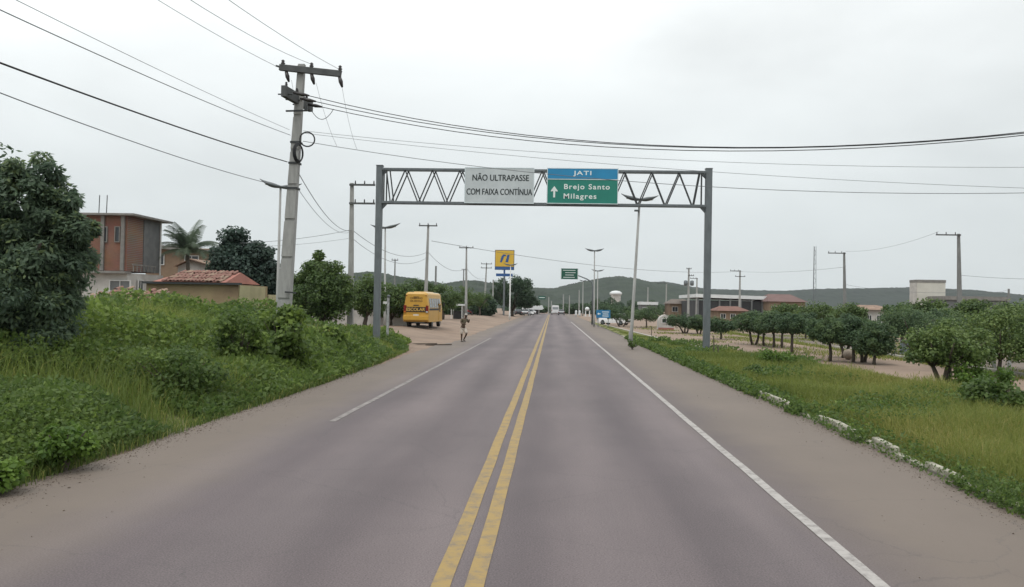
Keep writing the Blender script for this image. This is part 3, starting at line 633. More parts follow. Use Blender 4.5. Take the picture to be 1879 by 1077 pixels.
def brick_mat():
    m = bpy.data.materials.new('bare_brick'); m.use_nodes = True; t = m.node_tree; n = t.nodes; l = t.links; b = n['Principled BSDF']; b.inputs['Roughness'].default_value = .95
    tc = n.new('ShaderNodeTexCoord'); mp = n.new('ShaderNodeMapping'); mp.inputs['Rotation'].default_value = (PI/2, 0, 0); l.new(tc.outputs['Object'], mp.inputs[0])
    br = n.new('ShaderNodeTexBrick'); br.inputs['Scale'].default_value = 4; br.inputs['Color1'].default_value = (.27, .115, .075, 1); br.inputs['Color2'].default_value = (.22, .095, .065, 1); br.inputs['Mortar'].default_value = (.25, .2, .17, 1); br.inputs['Mortar Size'].default_value = .018
    l.new(mp.outputs[0], br.inputs['Vector']); z = n.new('ShaderNodeTexNoise'); z.inputs['Scale'].default_value = .8; l.new(tc.outputs['Object'], z.inputs['Vector'])
    mi = n.new('ShaderNodeMix'); mi.data_type = 'RGBA'; mi.blend_type = 'MULTIPLY'; mi.inputs['Factor'].default_value = .5; l.new(br.outputs[0], mi.inputs['A']); l.new(z.outputs['Color'], mi.inputs['B']); l.new(mi.outputs['Result'], b.inputs['Base Color'])
    return m
M_brick = brick_mat()
M_greyw = mat('grey_render', (.16, .165, .165), .9, .3, 1.5)
M_slab = mat('concrete_slab', (.24, .23, .215), .9, .35, 2)
M_whitew = mat('dirty_white_wall', (.52, .50, .47), .9, .3, 1.2)
M_ochre = mat('ochre_wall', (.33, .27, .16), .9, .3, .9)
M_brown = mat('brown_plaster', (.24, .17, .115), .9, .3, 1)
M_yellw = mat('pale_yellow_wall', (.50, .45, .27), .9, .2, 1.2)
M_tile = mat('clay_tile', (.27, .130, .10), .9, .4, 1.5, col2=(.17, .10, .08))
M_tileold = mat('old_clay_tile', (.34, .235, .17), .9, .6, 3, col2=(.13, .085, .065))
M_pinkroof = mat('faded_red_roof', (.36, .155, .12), .85, .3, .8)

def brick_building():
    d = 54.0; a = P(60, 500, d).x; c = P(232, 500, d).x; zt = P(232, 396, d).z; zw = P(232, 497, d).z; z0 = gzf(c, d)
    t = thing('brick_building', 'unfinished red brick building with white ground floor behind the mango tree', 'building', (c, d, 0)); wx = c-a
    dep = 4.6
    MB().box((-wx/2, dep/2, (zw+zt)/2), (wx, dep, zt-zw)).build('wall', M_brick, t)
    MB().box((-wx/2+.05, dep/2-.05, zw/2+.02), (wx+.35, dep+.5, zw-.04-.3)).build('ground_floor', M_whitew, t)
    r = MB().box((-wx/2+.1, dep/2+.1, zt+.07), (wx+1.1, dep+1.1, .14)).build('roof_slab', M_slab, t)
    for px in (177, 191): 
        q = P(px, 385, d); MB().tube([(q.x-c, .3, zt+.1), (q.x-c+.03, .3, P(px, 357, d).z)], .03, 6).build('starter_bar', M_dark, r)
    MB().box((-wx/2, -.35, zw-.12), (wx+.6, .9, .16)).build('balcony_slab', M_slab, t)
    for px in (226, 189): 
        q = P(px, 450, d); MB().box((q.x-c, -.06, (zw+zt)/2), (.24, .18, zt-zw-.02)).build('pillar', M_slab, t)
    for px in (193, 216):
        q = P(px, 430, d); win(t, (q.x-c, -.01, q.z), .38, 1.1, 'y', frame=M_slab, mull=False)
    MB().box((.02, dep*.72, (zw+zt)/2), (.07, dep*.5, zt-zw-.05)).build('shaded_wall_panel', M_greyw, t)  # grey panel stands in for the shadowed rear half of the side wall
    MB().tube([(.14, dep-.15, .6), (.14, dep-.15, zt)], .06, 8).build('downpipe', M_white, t)
    q = P(220, 522, d-.4); win(t, (q.x-c, -.355, q.z-.1), 1.5, .8, 'y', m=M_greyw)
    q = P(258, 522, d); win(t, (.285+.02, 1.3, q.z-.1), .7, .9, 'x')
    for k in range(7): MB().box((.33+.1, .1+k*.5, zw-.12+.3), (.05, .05, .45)).build('baluster', M_slab, t)
    MB().box((.43, 1.6, zw-.12+.56), (.07, 3.3, .07)).build('handrail', M_slab, t)
brick_building()
def rear_house():
    d = 70; a, b = P(268, 470, d), P(392, 470, d); c = (a.x+b.x)/2; zt = P(330, 447, d).z; wd = b.x-a.x
    t = thing('house', 'brown plastered house behind the palm tree', 'house', (c, d, 0))
    MB().box((0, 3, zt/2-.2), (wd, 6, zt-.4)).build('wall', M_brown, t)
    MB().prism([(-wd/2-.3, zt-.42), (wd/2+.3, zt-.75), (wd/2+.3, zt-.6), (-wd/2-.3, zt-.02)], -.5, 6.4).build('roof', M_slab, t)
    q = P(352, 478, d); win(t, (q.x-c, 0, q.z), 1.3, .9, 'y'); q = P(292, 476, d); win(t, (q.x-c, 0, q.z), 1.0, 1.0, 'y')
    t2 = thing('house', 'pale gabled house end between the palm tree and the dark round tree', 'house', (P(362, 480, 64).x, 64, 0))
    zz = P(362, 478, 64).z
    MB().prism([(-1.6, .4), (1.2, .4), (1.2, zz-.5), (-.5, zz), (-1.6, zz-.5)], 0, 4).build('wall', M_whitew, t2)
    MB().add([(-1.8, -.3, zz-.52), (-.5, -.3, zz+.06), (-.5, 4.3, zz+.06), (-1.8, 4.3, zz-.52), (-1.8, -.3, zz-.44), (-.5, -.3, zz+.15), (-.5, 4.3, zz+.15), (-1.8, 4.3, zz-.44)], [(3, 2, 1, 0), (4, 5, 6, 7), (0, 1, 5, 4), (1, 2, 6, 5), (2, 3, 7, 6), (3, 0, 4, 7)]).build('roof', M_tileold, t2)
    MB().add([(-.5, -.3, zz+.06), (1.45, -.3, zz-.52), (1.45, 4.3, zz-.52), (-.5, 4.3, zz+.06), (-.5, -.3, zz+.15), (1.45, -.3, zz-.44), (1.45, 4.3, zz-.44), (-.5, 4.3, zz+.15)], [(3, 2, 1, 0), (4, 5, 6, 7), (0, 1, 5, 4), (1, 2, 6, 5), (2, 3, 7, 6), (3, 0, 4, 7)]).build('roof', M_tileold, t2)
    win(t2, (-.4, 0, zz-1.4), .7, .8)
rear_house()
def tile_mesh():
    mb = MB(); n = 6; vs = []
    for y, r in ((0, .11), (.55, .085)):
        for rr in (r, r-.018):
            for k in range(n+1): a = PI*k/n; vs.append((math.cos(a)*rr, y, math.sin(a)*rr*.8))
    m = n+1; fs = []
    for k in range(n):
        fs += [(k, k+1, 2*m+k+1, 2*m+k), (m+k+1, m+k, 3*m+k, 3*m+k+1), (k+1, k, m+k, m+k+1), (2*m+k, 2*m+k+1, 3*m+k+1, 3*m+k)]
    mb.add(vs, fs); me = bpy.data.meshes.new('tile'); me.from_pydata(mb.v, [], mb.f); me.materials.append(M_tileold); return me
TILE = tile_mesh(); TILE2 = TILE.copy(); TILE2.materials.clear(); TILE2.materials.append(M_tile)
def tiles_on(parent, o, ex, ey, nx, ny, mess=.0, alt=.4):
    """rows of loose barrel tiles laid up a slope; ex across, ey up the slope"""
    ex, ey = Vector(ex), Vector(ey); ux, uy = ex.normalized(), ey.normalized(); uz = ux.cross(uy)
    for j in range(ny):
        for i in range(nx):
            p = Vector(o) + ex*((i+.5)/nx) + ey*(j/ny) + uz*(.02+.012*j % .02)
            t = link('tile', TILE2 if rng.random() < alt else TILE, parent); t.rotation_mode = 'QUATERNION'
            q = Matrix((ux, uy, uz)).transposed().to_quaternion()
            t.location = p + uz*rng.normal(0, mess*.05); t.rotation_quaternion = q @ Matrix.Rotation(rng.normal(0, .05+mess*.25), 3, 'Z').to_quaternion()
            sl = ey.length/ny/.5; t.scale = (ex.length/nx/.225, sl, 1)
def yellow_house():
    d = 44.0; a = P(268, 540, d); b = P(437, 540, d); zw = P(437, 522, d).z; zt = P(365, 499, d+2.4).z; wd = b.x-a.x
    t = thing('house', 'low ochre house with pinkish red roof behind the weeds', 'house', (b.x, d, 0)); dep = 4.6
    MB().box((-wd/2, dep/2, zw/2), (wd, dep, zw)).build('wall', mat('stained_ochre_wall', (.33, .26, .145), .9, .4, .5, col2=(.21, .145, .095)), t)
    MB().box((.025, dep/2-.2, zw/2-.02), (.05, dep-.6, zw-.05)).build('side_wall', M_yellw, t)
    MB().box((-.02, dep+.9, zw/2-.25), (.16, 1.7, zw-.5)).build('yard_wall', M_yellw, t)
    MB().box((-wd/2+.02, -.12, zw+.03), (wd+.35, .3, .12)).build('eave_board', M_dark, t)
    x0, x1 = P(285, 510, d).x-b.x, P(418, 510, d).x-b.x
    rf = MB().add([(x0, -.3, zw+.09), (x1, -.3, zw+.09), (x1-.2, 2.4, zt), (x0+.6, 2.4, zt), (x0, 5, zw+.09), (x1, 5, zw+.09)], [(0, 1, 2, 3), (3, 2, 5, 4), (0, 3, 4), (1, 5, 2), (0, 4, 5, 1)]).build('roof', M_pinkroof, t)
    sl = Vector((0, 2.7, zt-zw-.09))
    tiles_on(rf, (x0+.5, -.3, zw+.10), (x1-x0-.8, 0, 0), sl, 16, 4, .1, .75)
yellow_house()
def tile_shed():
    d = 33.0; a, b = P(150, 560, d), P(262, 560, d); z1 = P(200, 532, d+2).z; z0 = P(200, 562, d).z; cx = b.x; wd = b.x-a.x
    t = thing('shed', 'low shed with a messy old clay tile roof beside the mango tree', 'shed', (cx, d, 0))
    MB().box((-wd/2, 1.2, z0/2), (wd-.3, 2.1, z0-.02)).build('wall', M_brown, t)
    rf = MB().add([(-wd, -.1, z0-.05), (0, -.1, z0-.05), (0, 2.4, z1-.05), (-wd, 2.4, z1-.05), (-wd, -.1, z0), (0, -.1, z0), (0, 2.4, z1), (-wd, 2.4, z1)], [(3, 2, 1, 0), (4, 5, 6, 7), (0, 1, 5, 4), (1, 2, 6, 5), (2, 3, 7, 6), (3, 0, 4, 7)]).build('roof', M_tileold, t)
    tiles_on(rf, (-wd, -.12, z0+.01), (wd, 0, 0), (0, 2.5, z1-z0), 10, 6, .9, .3)
tile_shed()
wl = MB().box((0, 0, .7), (14, .2, 1.5)).build('garden_wall', M_whitew, None, loc=(-18.6, 66, .3)); tag(wl, 'low dirty white wall behind the left-hand trees', 'wall')

# ------------------------------------------------------------------ buildings, right and far
M_whroof = mat('white_metal_roof', (.66, .68, .68), .5, .12, 1)
M_shade = mat('open_roof_shade', (.05, .052, .055), .9, .3, .6)  # near-black colour painted for the shade under open roofs
def hipped(name, label, px0, px1, pyt, pye, d, dep, wallm, roofm, nwin=3, over=.4, flat=False, cat='building'):
    a, b = P(px0, pye, d), P(px1, pye, d); c = (a.x+b.x)/2; wd = b.x-a.x; ze = a.z; zt = P((px0+px1)/2, pyt, d+dep/2).z
    t = thing(name, label, cat, (c, d, 0))
    MB().box((0, dep/2, ze/2), (wd, dep, ze)).build('wall', wallm, t)
    if flat: MB().box((0, dep/2, ze+(zt-ze)/2), (wd+over, dep+over, max(.1, zt-ze))).build('roof', roofm, t)
    else: MB().add([(-wd/2-over, -over, ze), (wd/2+over, -over, ze), (wd/2-wd*.18, dep/2, zt), (-wd/2+wd*.18, dep/2, zt), (-wd/2-over, dep+over, ze), (wd/2+over, dep+over, ze)], [(0, 1, 2, 3), (3, 2, 5, 4), (0, 3, 4), (1, 5, 2), (0, 4, 5, 1)]).build('roof', roofm, t)
    for k in range(nwin): win(t, (-wd/2+wd*(k+.5)/nwin, 0, ze*.62), min(1.4, wd/nwin*.55), min(1.3, ze*.35))
    return t, wd, ze
def warehouse():
    d = 165; a, b = P(1277, 545, d), P(1422, 548, d); c = (a.x+b.x)/2; wd = b.x-a.x; zt = a.z
    t = thing('warehouse', 'long open warehouse with a bright white roof edge right of the gantry post', 'warehouse', (c, d, 0))
    MB().prism([(-wd/2, zt-.05), (wd/2, zt-.35), (wd/2, zt+.35), (-wd/2, zt+.65)], -.5, 22).build('roof', M_whroof, t)
    MB().box((0, 10, zt/2-.3), (wd-.6, 20, zt-.7)).build('wall', M_shade, t)  # solid dark block in place of the open hall's shaded interior
    for k in range(8): MB().box((-wd/2+.4+k*(wd-.8)/7, -.3, zt/2-.1), (.3, .3, zt-.5)).build('column', M_greyw, t)
    t2, w2, z2 = hipped('building', 'pink-roofed building at the warehouse\'s right end', 1412, 1478, 540, 553, 160, 12, M_brown, mat('dusty_pink_roof', (.17, .105, .095), .9, .25, .5), 4)
    t3, w3, z3 = hipped('building', 'reddish tiled house in front of the warehouse', 1318, 1372, 562, 570, 120, 6, M_brown, mat('dull_red_roof', (.21, .11, .085), .9, .4, .8), 3)
    hipped('building', 'brown-roofed building left of the transformer pole', 1229, 1268, 549, 557, 185, 8, M_brown, mat('grey_tile_roof', (.17, .14, .12), .9, .3, .6), 2)
    hipped('building', 'low white-roofed stall far left of the transformer pole', 1176, 1206, 554, 559, 190, 6, M_greyw, M_whroof, 2, flat=True)
    hipped('house', 'cream house with brown roof in a gap between the right-hand trees', 1586, 1640, 560, 568, 84, 6, M_whitew, M_tileold, 3, cat='house')
    t4, w4, z4 = hipped('building', 'plain beige block standing tall behind the right-hand trees', 1683, 1735, 514, 518, 120, 2.4, mat('beige_wall', (.56, .54, .48), .9, .15, .6), M_slab, 0, over=.1, flat=True)
    MB().box((-w4/2-.03, 1.2, z4/2), (.05, 2.3, z4-.1)).build('wall_panel', M_whitew, t4)
    hipped('building', 'long low grey building behind the trees at the right edge', 1735, 1850, 545, 550, 115, 8, M_greyw, M_slab, 0, flat=True)
    # water tank house on the slope
    d = 330; q = P(1130, 540, d); zt = P(1130, 531, d).z; zb = P(1130, 550, d).z
    t5 = thing('water_tower', 'white water tank on a stubby base on the hillside', 'water tower', (q.x, d, zb-6))
    MB().box((0, 0, 4), (3.6, 3.6, 8)).build('base', M_whitew, t5)
    MB().lathe((0, 0, 8), [(2.2, 0), (2.5, .15), (2.5, .9), (1.6, 1.5), (.4, 1.7)], 14).build('tank', M_whroof, t5, smooth=True)
warehouse()
# white booth under the trees
def booth():
    q = G(1222, 606, .1); t = thing('booth', 'small white rounded booth with red base under the lot trees', 'booth', q); h = 1.35
    pr = [(-.75, 0), (.75, 0), (.75, h*.65)] + [(.75*math.cos(a), h*.65+h*.5*math.sin(a)) for a in np.linspace(.25, PI-.25, 7)] + [(-.75, h*.65)]
    MB().prism(pr, 0, 1.2).build('shell', M_whitew, t); MB().box((0, -.02, .13), (1.55, .05, .26)).build('base_band', M_pinkroof, t); win(t, (0, -.005, .95), .9, .5)
    q = G(1665, 650, .1); t = tag(MB().box((0, 0, .38), (.75, .12, .76)).build('notice_board', mat('pale_blue_board', (.42, .47, .55), .6, .1, 3), None, loc=q, bevel=.02), 'pale blue-white board under the right-hand trees', 'board')
booth()
# petrol station and its tall sign
def petrol():
    d = 160; a, b = P(908, 495, d), P(944, 459, d); c = (a.x+b.x)/2; wd, ht = b.x-a.x, b.z-a.z; zb = a.z
    t = thing('petrol_sign', 'tall yellow petrol station sign with blue slanted emblem above the big tree', 'sign', (c, d, 0))
    M_y = mat('sign_yellow', (.62, .40, .045), .5, .08, .6); M_b = mat('sign_blue', (.025, .09, .26), .5, .1, .6)
    MB().box((0, 0, (zb-.6)/2), (.35, .35, zb-.6)).build('post', M_galv, t); MB().box((0, 0, zb-.35), (.35, .3, .7)).build('neck', M_b, t)
    p = MB().box((0, 0, zb+ht/2), (wd, .5, ht)).build('panel', mat('sign_frame_dark', (.05, .06, .09), .5, .1, 1), t)
    MB().box((0, -.255, zb+ht*.57), (wd*.95, .02, ht*.80)).build('yellow_field', M_y, p)
    MB().box((0, -.256, zb+ht*.085), (wd*.95, .02, ht*.14)).build('blue_strip', M_b, p)
    s = wd; z = zb+ht*.57
    MB().prism([(-.24*s, z-.20*s), (-.14*s, z-.20*s), (-.02*s, z+.12*s), (.08*s, z+.12*s), (.06*s, z+.20*s), (-.06*s, z+.22*s), (-.16*s, z+.12*s)], -.285, -.262).build('emblem', M_b, p)
    MB().prism([(.04*s, z-.18*s), (.19*s, z-.20*s), (.26*s, z+.20*s), (.14*s, z+.20*s), (.10*s, z+.02*s)], -.285, -.262).build('emblem', M_b, p)
    MB().box((0, 0, zb-1.0), (wd*.86, .4, .55)).build('lower_panel', M_b, t)
    d = 212; a, b = P(958, 560, d), P(997, 566, d); c = (a.x+b.x)/2; wd = b.x-a.x
    t = thing('petrol_station', 'low petrol station canopy with pale fascia at the far road end', 'petrol station', (c, d, 0))
    MB().prism([(-wd/2, a.z-1.1), (wd/2*.9, a.z-1.1), (wd/2, a.z-.8), (wd/2*.85, a.z+.05), (-wd/2, a.z+.05)], 0, 9).build('canopy', M_whroof, t)
    for k in range(3): MB().box((-wd/2+1+k*(wd-2.2)/2, 1, (a.z-1.1)/2), (.35, .35, a.z-1.1)).build('column', M_whitew, t)
    MB().box((-.5, 8, .9), (wd*.8, 2, 1.8)).build('kiosk_wall', M_greyw, t)
petrol()
def kiosk(label, px0, px1, py, d, dep=2.2, posts=2):
    a, b = P(px0, py, d), P(px1, py, d); c = (a.x+b.x)/2; wd = b.x-a.x; zg = gzf(c, d); h = a.z-zg
    t = thing('kiosk', label, 'kiosk', (c, d, zg), 0)
    MB().box((0, dep/2, h), (wd, dep, .22), rz=0).build('roof', M_whroof, t)
    for s in (-1, 1):
        MB().box((s*(wd/2-.15), .1, h/2-.05), (.1, .1, h-.12)).build('post', M_white, t); MB().box((s*(wd/2-.15), dep-.1, h/2-.05), (.1, .1, h-.12)).build('post', M_white, t)
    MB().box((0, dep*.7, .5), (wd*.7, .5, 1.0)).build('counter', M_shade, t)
kiosk('open kiosk with a flat white roof beside the left-hand pole', 826, 850, 559, 98)
kiosk('farther kiosk with a pale awning left of the petrol sign', 880, 897, 552, 145)
kiosk('smallest awning kiosk beside the base of the white lamp', 897, 908, 558, 150)

# ------------------------------------------------------------------ road signs
M_gr = mat('far_green_sheet', (.012, .09, .06), .5, .15, 1); M_bl = mat('far_blue_sheet', (.018, .17, .36), .5, .12, 1)
def cantilever():
    d = 105; a, b = P(1029, 512, d), P(1061, 493, d); q = P(1087, 585, d); t = thing('cantilever_sign', 'green road sign hanging from a curved cantilever post', 'road sign', (q.x, d, gzf(q.x, d)))
    z1 = P(1087, 517, d).z; e1 = P(1062, 506, d)
    MB().tube([(0, 0, -.2), (0, 0, z1-.6), (-.15, 0, z1-.05), (-.8, 0, z1+.35), (e1.x-q.x, 0, e1.z), (P(1032, 503, d).x-q.x, 0, e1.z)], [.14, .11, .10, .08, .07, .06], 8).build('post', M_galv, t, smooth=True)
    c = ((a.x+b.x)/2-q.x, -.12, (a.z+b.z)/2); wd, ht = b.x-a.x, b.z-a.z
    p = MB().box(c, (wd, .06, ht)).build('sign_board', M_gr, t)
    for k, (wf, o) in enumerate(((.72, -.02), (.6, .05), (.5, 0), (.66, -.03))): MB().box((c[0]+o*wd, -.156, c[2]+ht*(.33-.22*k)), (wd*wf, .01, ht*.05)).build('text_line', M_txtw, p)
    fr = MB()
    for s in (-1, 1): fr.box((c[0]+s*wd*.48, -.156, c[2]), (.05, .01, ht*.94))
    fr.build('sign_border', M_txtw, p)
    d = 232; a, b = P(988, 549, d), P(1001, 543, d); t = thing('road_sign', 'tiny dark green sign above the far end of the road', 'road sign', ((a.x+b.x)/2, d, 0))
    p = MB().box((0, 0, (a.z+b.z)/2), (b.x-a.x, .1, b.z-a.z)).build('sign_board', M_gr, t); MB().box((0, -.06, (a.z+b.z)/2), ((b.x-a.x)*.8, .02, .18)).build('text_line', M_txtw, p)
    MB().tube([(-1.7, .2, 0), (-1.7, .2, b.z-.3), (0, .2, b.z-.3)], .09, 6).build('post', M_galv, t)
    d = 88; a, b = P(1094, 583, d), P(1120, 569, d); t = thing('road_sign', 'blue two-post information sign beside the street lamp', 'road sign', ((a.x+b.x)/2, d, gzf(8, d)))
    g = gzf(8, d); wd, ht = b.x-a.x, b.z-a.z; cz = (a.z+b.z)/2-g; p = MB().box((0, 0, cz), (wd, .05, ht)).build('sign_board', M_bl, t)
    for s in (-1, 1): MB().box((s*wd*.36, .06, (cz+ht/2)/2), (.07, .06, cz+ht/2)).build('post', M_galv, t)
    MB().prism([(-wd*.43, cz), (-wd*.33, cz+.14), (-wd*.33, cz+.05), (-wd*.2, cz+.05), (-wd*.2, cz-.05), (-wd*.33, cz-.05), (-wd*.33, cz-.14)], -.034, -.027).build('arrow', M_txtw, p)
    for k, wf in enumerate((.5, .4, .45)): MB().box((wd*.16, -.03, cz+.22-.22*k), (wd*wf, .012, .075)).build('text_line', M_txtw, p)
    # white marker post near the bus
    q = P(711, 615, 44); zg = gzf(q.x, 44); t = thing('marker_post', 'slim white marker post with a small plate in front of the bus', 'post', (q.x, 44, zg)); h = P(711, 546, 44).z-zg
    MB().box((0, 0, h/2-.1), (.12, .12, h+.2)).build('shaft', mat('chipped_white_paint', (.45, .46, .45), .8, .5, 6, col2=(.2, .2, .2)), t); MB().box((-.15, -.07, h-.28), (.22, .03, .13)).build('plate', M_white, t)
    MB().lathe((.02, 0, h), [(.05, 0), (.10, .04), (.09, .12), (.03, .16)], 10).build('knob', M_lampm, t, smooth=True)
cantilever()
# white arch totem and bollards at the junction
q = G(1078, 581); t = thing('arch_totem', 'white two-legged totem with rounded top at the junction', 'totem', q)
for s in (-.45, .45): MB().box((s, 0, .7), (.26, .3, 1.4)).build('leg', M_whroof, t)
MB().lathe((-.1, 0, 1.35), [(.3, 0), (.55, .2), (.5, .6), (.2, .85)], 12).build('top', M_whroof, t, smooth=True)
MB().box((0, 0, .05), (2.1, .8, .12)).build('plinth', M_whroof, t)
for px, lab in ((1057, 'left one of two white rounded posts beside the white totem'), (1063.5, 'right one of two white rounded posts beside the white totem')):
    q = G(px, 580.5); o = MB().lathe((0, 0, 0), [(.28, 0), (.30, .5), (.22, .85), (.26, 1.0), (.24, 1.25), (.08, 1.4)], 12).build('bollard', M_whroof, None, loc=q, smooth=True); tag(o, lab, 'bollard', 'white rounded posts at the junction')

# ------------------------------------------------------------------ vehicles
def wheel(parent, c, r, wd, axis='x', rim=None):
    mb = MB(); a = (wd/2, 0, 0); mb.tube([(-wd/2, 0, 0), (-wd/2*.8, 0, 0), (wd/2*.8, 0, 0), (wd/2, 0, 0)], [r*.9, r, r, r*.9], 18); o = mb.build('wheel', M_rubber, parent, loc=c, smooth=False)
    MB().tube([(-wd/2-.012, 0, 0), (wd/2+.012, 0, 0)], r*.55, 12).build('rim', rim or M_lampm, o); return o
def loft(secs, closed=True):
    """body skin through cross-sections: list of (y, [(x,z),...])"""
    mb = MB(); n = len(secs[0][1]); vs = [(x, y, z) for y, s in secs for x, z in s]; fs = []
    for i in range(len(secs)-1):
        for k in range(n): fs.append((i*n+k, i*n+(k+1) % n, (i+1)*n+(k+1) % n, (i+1)*n+k))
    fs += [tuple(range(n)), tuple(range((len(secs)-1)*n, len(secs)*n))]; return mb.add(vs, fs)
def rsec(wb, wt, z0, z1, r=.18):
    """bus-like section: bottom width wb, top width wt, rounded roof shoulders"""
    hb, ht = wb/2, wt/2; s = [(-hb, z0), (hb, z0), (hb, z0+(z1-z0)*.42), (ht+.01, z1-r*1.6)]
    for a in np.linspace(0, PI/2, 5)[1:]: s.append((ht-r+r*math.cos(a), z1-r+r*math.sin(a)-.0))
    s += [(-x, z) for x, z in s[:3:-1]] + [(-(ht+.01), z1-r*1.6), (-hb, z0+(z1-z0)*.42)]; return s
def bus():
    d = 63.0; c = P(763, 600, d); zg = gzf(c.x, d)
    t = thing('school_bus', 'yellow school minibus parked on the dirt, seen from behind', 'bus', (c.x, d, zg-.02), R(-1.5))
    M_by = mat('bus_yellow_paint', (.56, .32, .055), .38, .14, 1.2, spec=.5); M_rf = mat('bus_white_roof', (.62, .62, .56), .4, .1, 1)
    W = 2.06; H = 2.84
    body = loft([(-.02, rsec(W-.12, W-.42, .55, H-.16, .22)), (.05, rsec(W-.04, W-.34, .50, H-.06, .26)), (.22, rsec(W, W-.26, .48, H, .28)), (6.3, rsec(W, W-.26, .45, H, .28)), (6.75, rsec(W-.12, W-.5, .5, H-.35, .3))]).build('body', M_by, t)
    MB().box((0, 3.2, H+.02), (1.2, 3.0, .10), top=(.9, .95)).build('roof_hatch', M_by, t, bevel=.02)
    MB().add([(-W/2+.30, .5, H-.03), (W/2-.30, .5, H-.03), (W/2-.30, 6.2, H-.03), (-W/2+.30, 6.2, H-.03), (-W/2+.34, .5, H+.012), (W/2-.34, .5, H+.012), (W/2-.34, 6.2, H+.012), (-W/2+.34, 6.2, H+.012)], [(3, 2, 1, 0), (4, 5, 6, 7), (0, 1, 5, 4), (1, 2, 6, 5), (2, 3, 7, 6), (3, 0, 4, 7)]).build('roof_panel', M_rf, t)
    band = MB().box((0, -.045, 1.47), (W-.50, .05, .38)).build('rear_band', M_black, t)
    text('ESCOLAR', 'lettering', mat('bus_lettering', (.62, .40, .10), .6, .1, 5), band, (-.02, -.074, 1.47), 1.50, .25, bold=.02)
    M_bt = mat('bus_dark_lettering', (.13, .075, .02), .6, .1, 5)
    for body_, x, z, wd_, hh in (('CAMINHO', 0, 2.36, .98, .15), ('DA ESCOLA', .02, 2.14, .98, .15)): text(body_, 'lettering', M_bt, t, (x, -.0245-.005, z), wd_, hh, bold=.015)
    MB().box((0, -.035, 2.46), (.45, .02, .05)).build('label_strip', M_bt, t)
    MB().box((0, -.035, 1.80), (.42, .03, .07)).build('handle', M_dark, t); MB().box((0, -.04, 1.02), (.44, .02, .14)).build('number_plate', M_white, t)
    M_red = mat('tail_light_red', (.20, .022, .018), .25, .2, 6); M_amb = mat('lamp_amber', (.45, .13, .02), .3, .1, 6)
    for s in (-1, 1):
        l = MB().box((s*(W/2-.145), -.04, 1.50), (.21, .10, .58)).build('tail_light', M_red, t, bevel=.02); MB().box((s*(W/2-.15), -.097, 1.28), (.16, .02, .12)).build('reversing_light', M_lens if s > 0 else M_amb, l)
        MB().box((s*(W/2-.25), -.03, H-.28), (.1, .05, .06)).build('marker_lamp', M_red, t)
    MB().box((0, -.06, .80), (W-.02, .16, .36)).build('bumper', M_by, t, bevel=.04)
    MB().box((0, 3.2, .52), (W-.35, 6.0, .2)).build('chassis', M_black, t); MB().tube([(-.9, 1.7, .4), (.9, 1.7, .4)], .09, 8).build('axle', M_dark, t); MB().box((.2, .15, .43), (.9, .05, .07)).build('tow_bar', M_lampm, t)
    for y in (1.7, 5.4):
        for s in (-1, 1): wheel(t, (s*(W/2-.15), y, .40), .40, .26)
    # side windows and door on the road side, windows on the far side
    for s in (1, -1):
        for k in range(5):
            y = .9+k*1.08; x0 = (W/2+.004)*s; zt_, zb_ = H-.48, 1.62; xt, xb = s*(W/2-.117+.022), s*(W/2-.022+.022)
            MB().add([(xb, y-.44, zb_), (xb, y+.44, zb_), (xt, y+.44, zt_), (xt, y-.44, zt_), (xb-s*.03, y-.44, zb_), (xb-s*.03, y+.44, zb_), (xt-s*.03, y+.44, zt_), (xt-s*.03, y-.44, zt_)], [(0, 1, 2, 3), (7, 6, 5, 4), (0, 4, 5, 1), (1, 5, 6, 2), (2, 6, 7, 3), (3, 7, 4, 0)]).build('side_window', M_glass, t)
        MB().box((s*(W/2+.006), 2.7, 1.48), (.02, 5.0, .16)).build('side_band', M_black, t)
        MB().box((s*(W/2+.17), 6.2, 1.9), (.10, .10, .34)).build('mirror', M_black, t)
    d_ = MB().box((W/2+.01, 5.0, 1.25), (.03, .75, 1.4)).build('door', M_by, t); MB().box((W/2+.028, 5.0, 1.55), (.02, .55, .6)).build('door_glass', M_glass, d_)
bus()
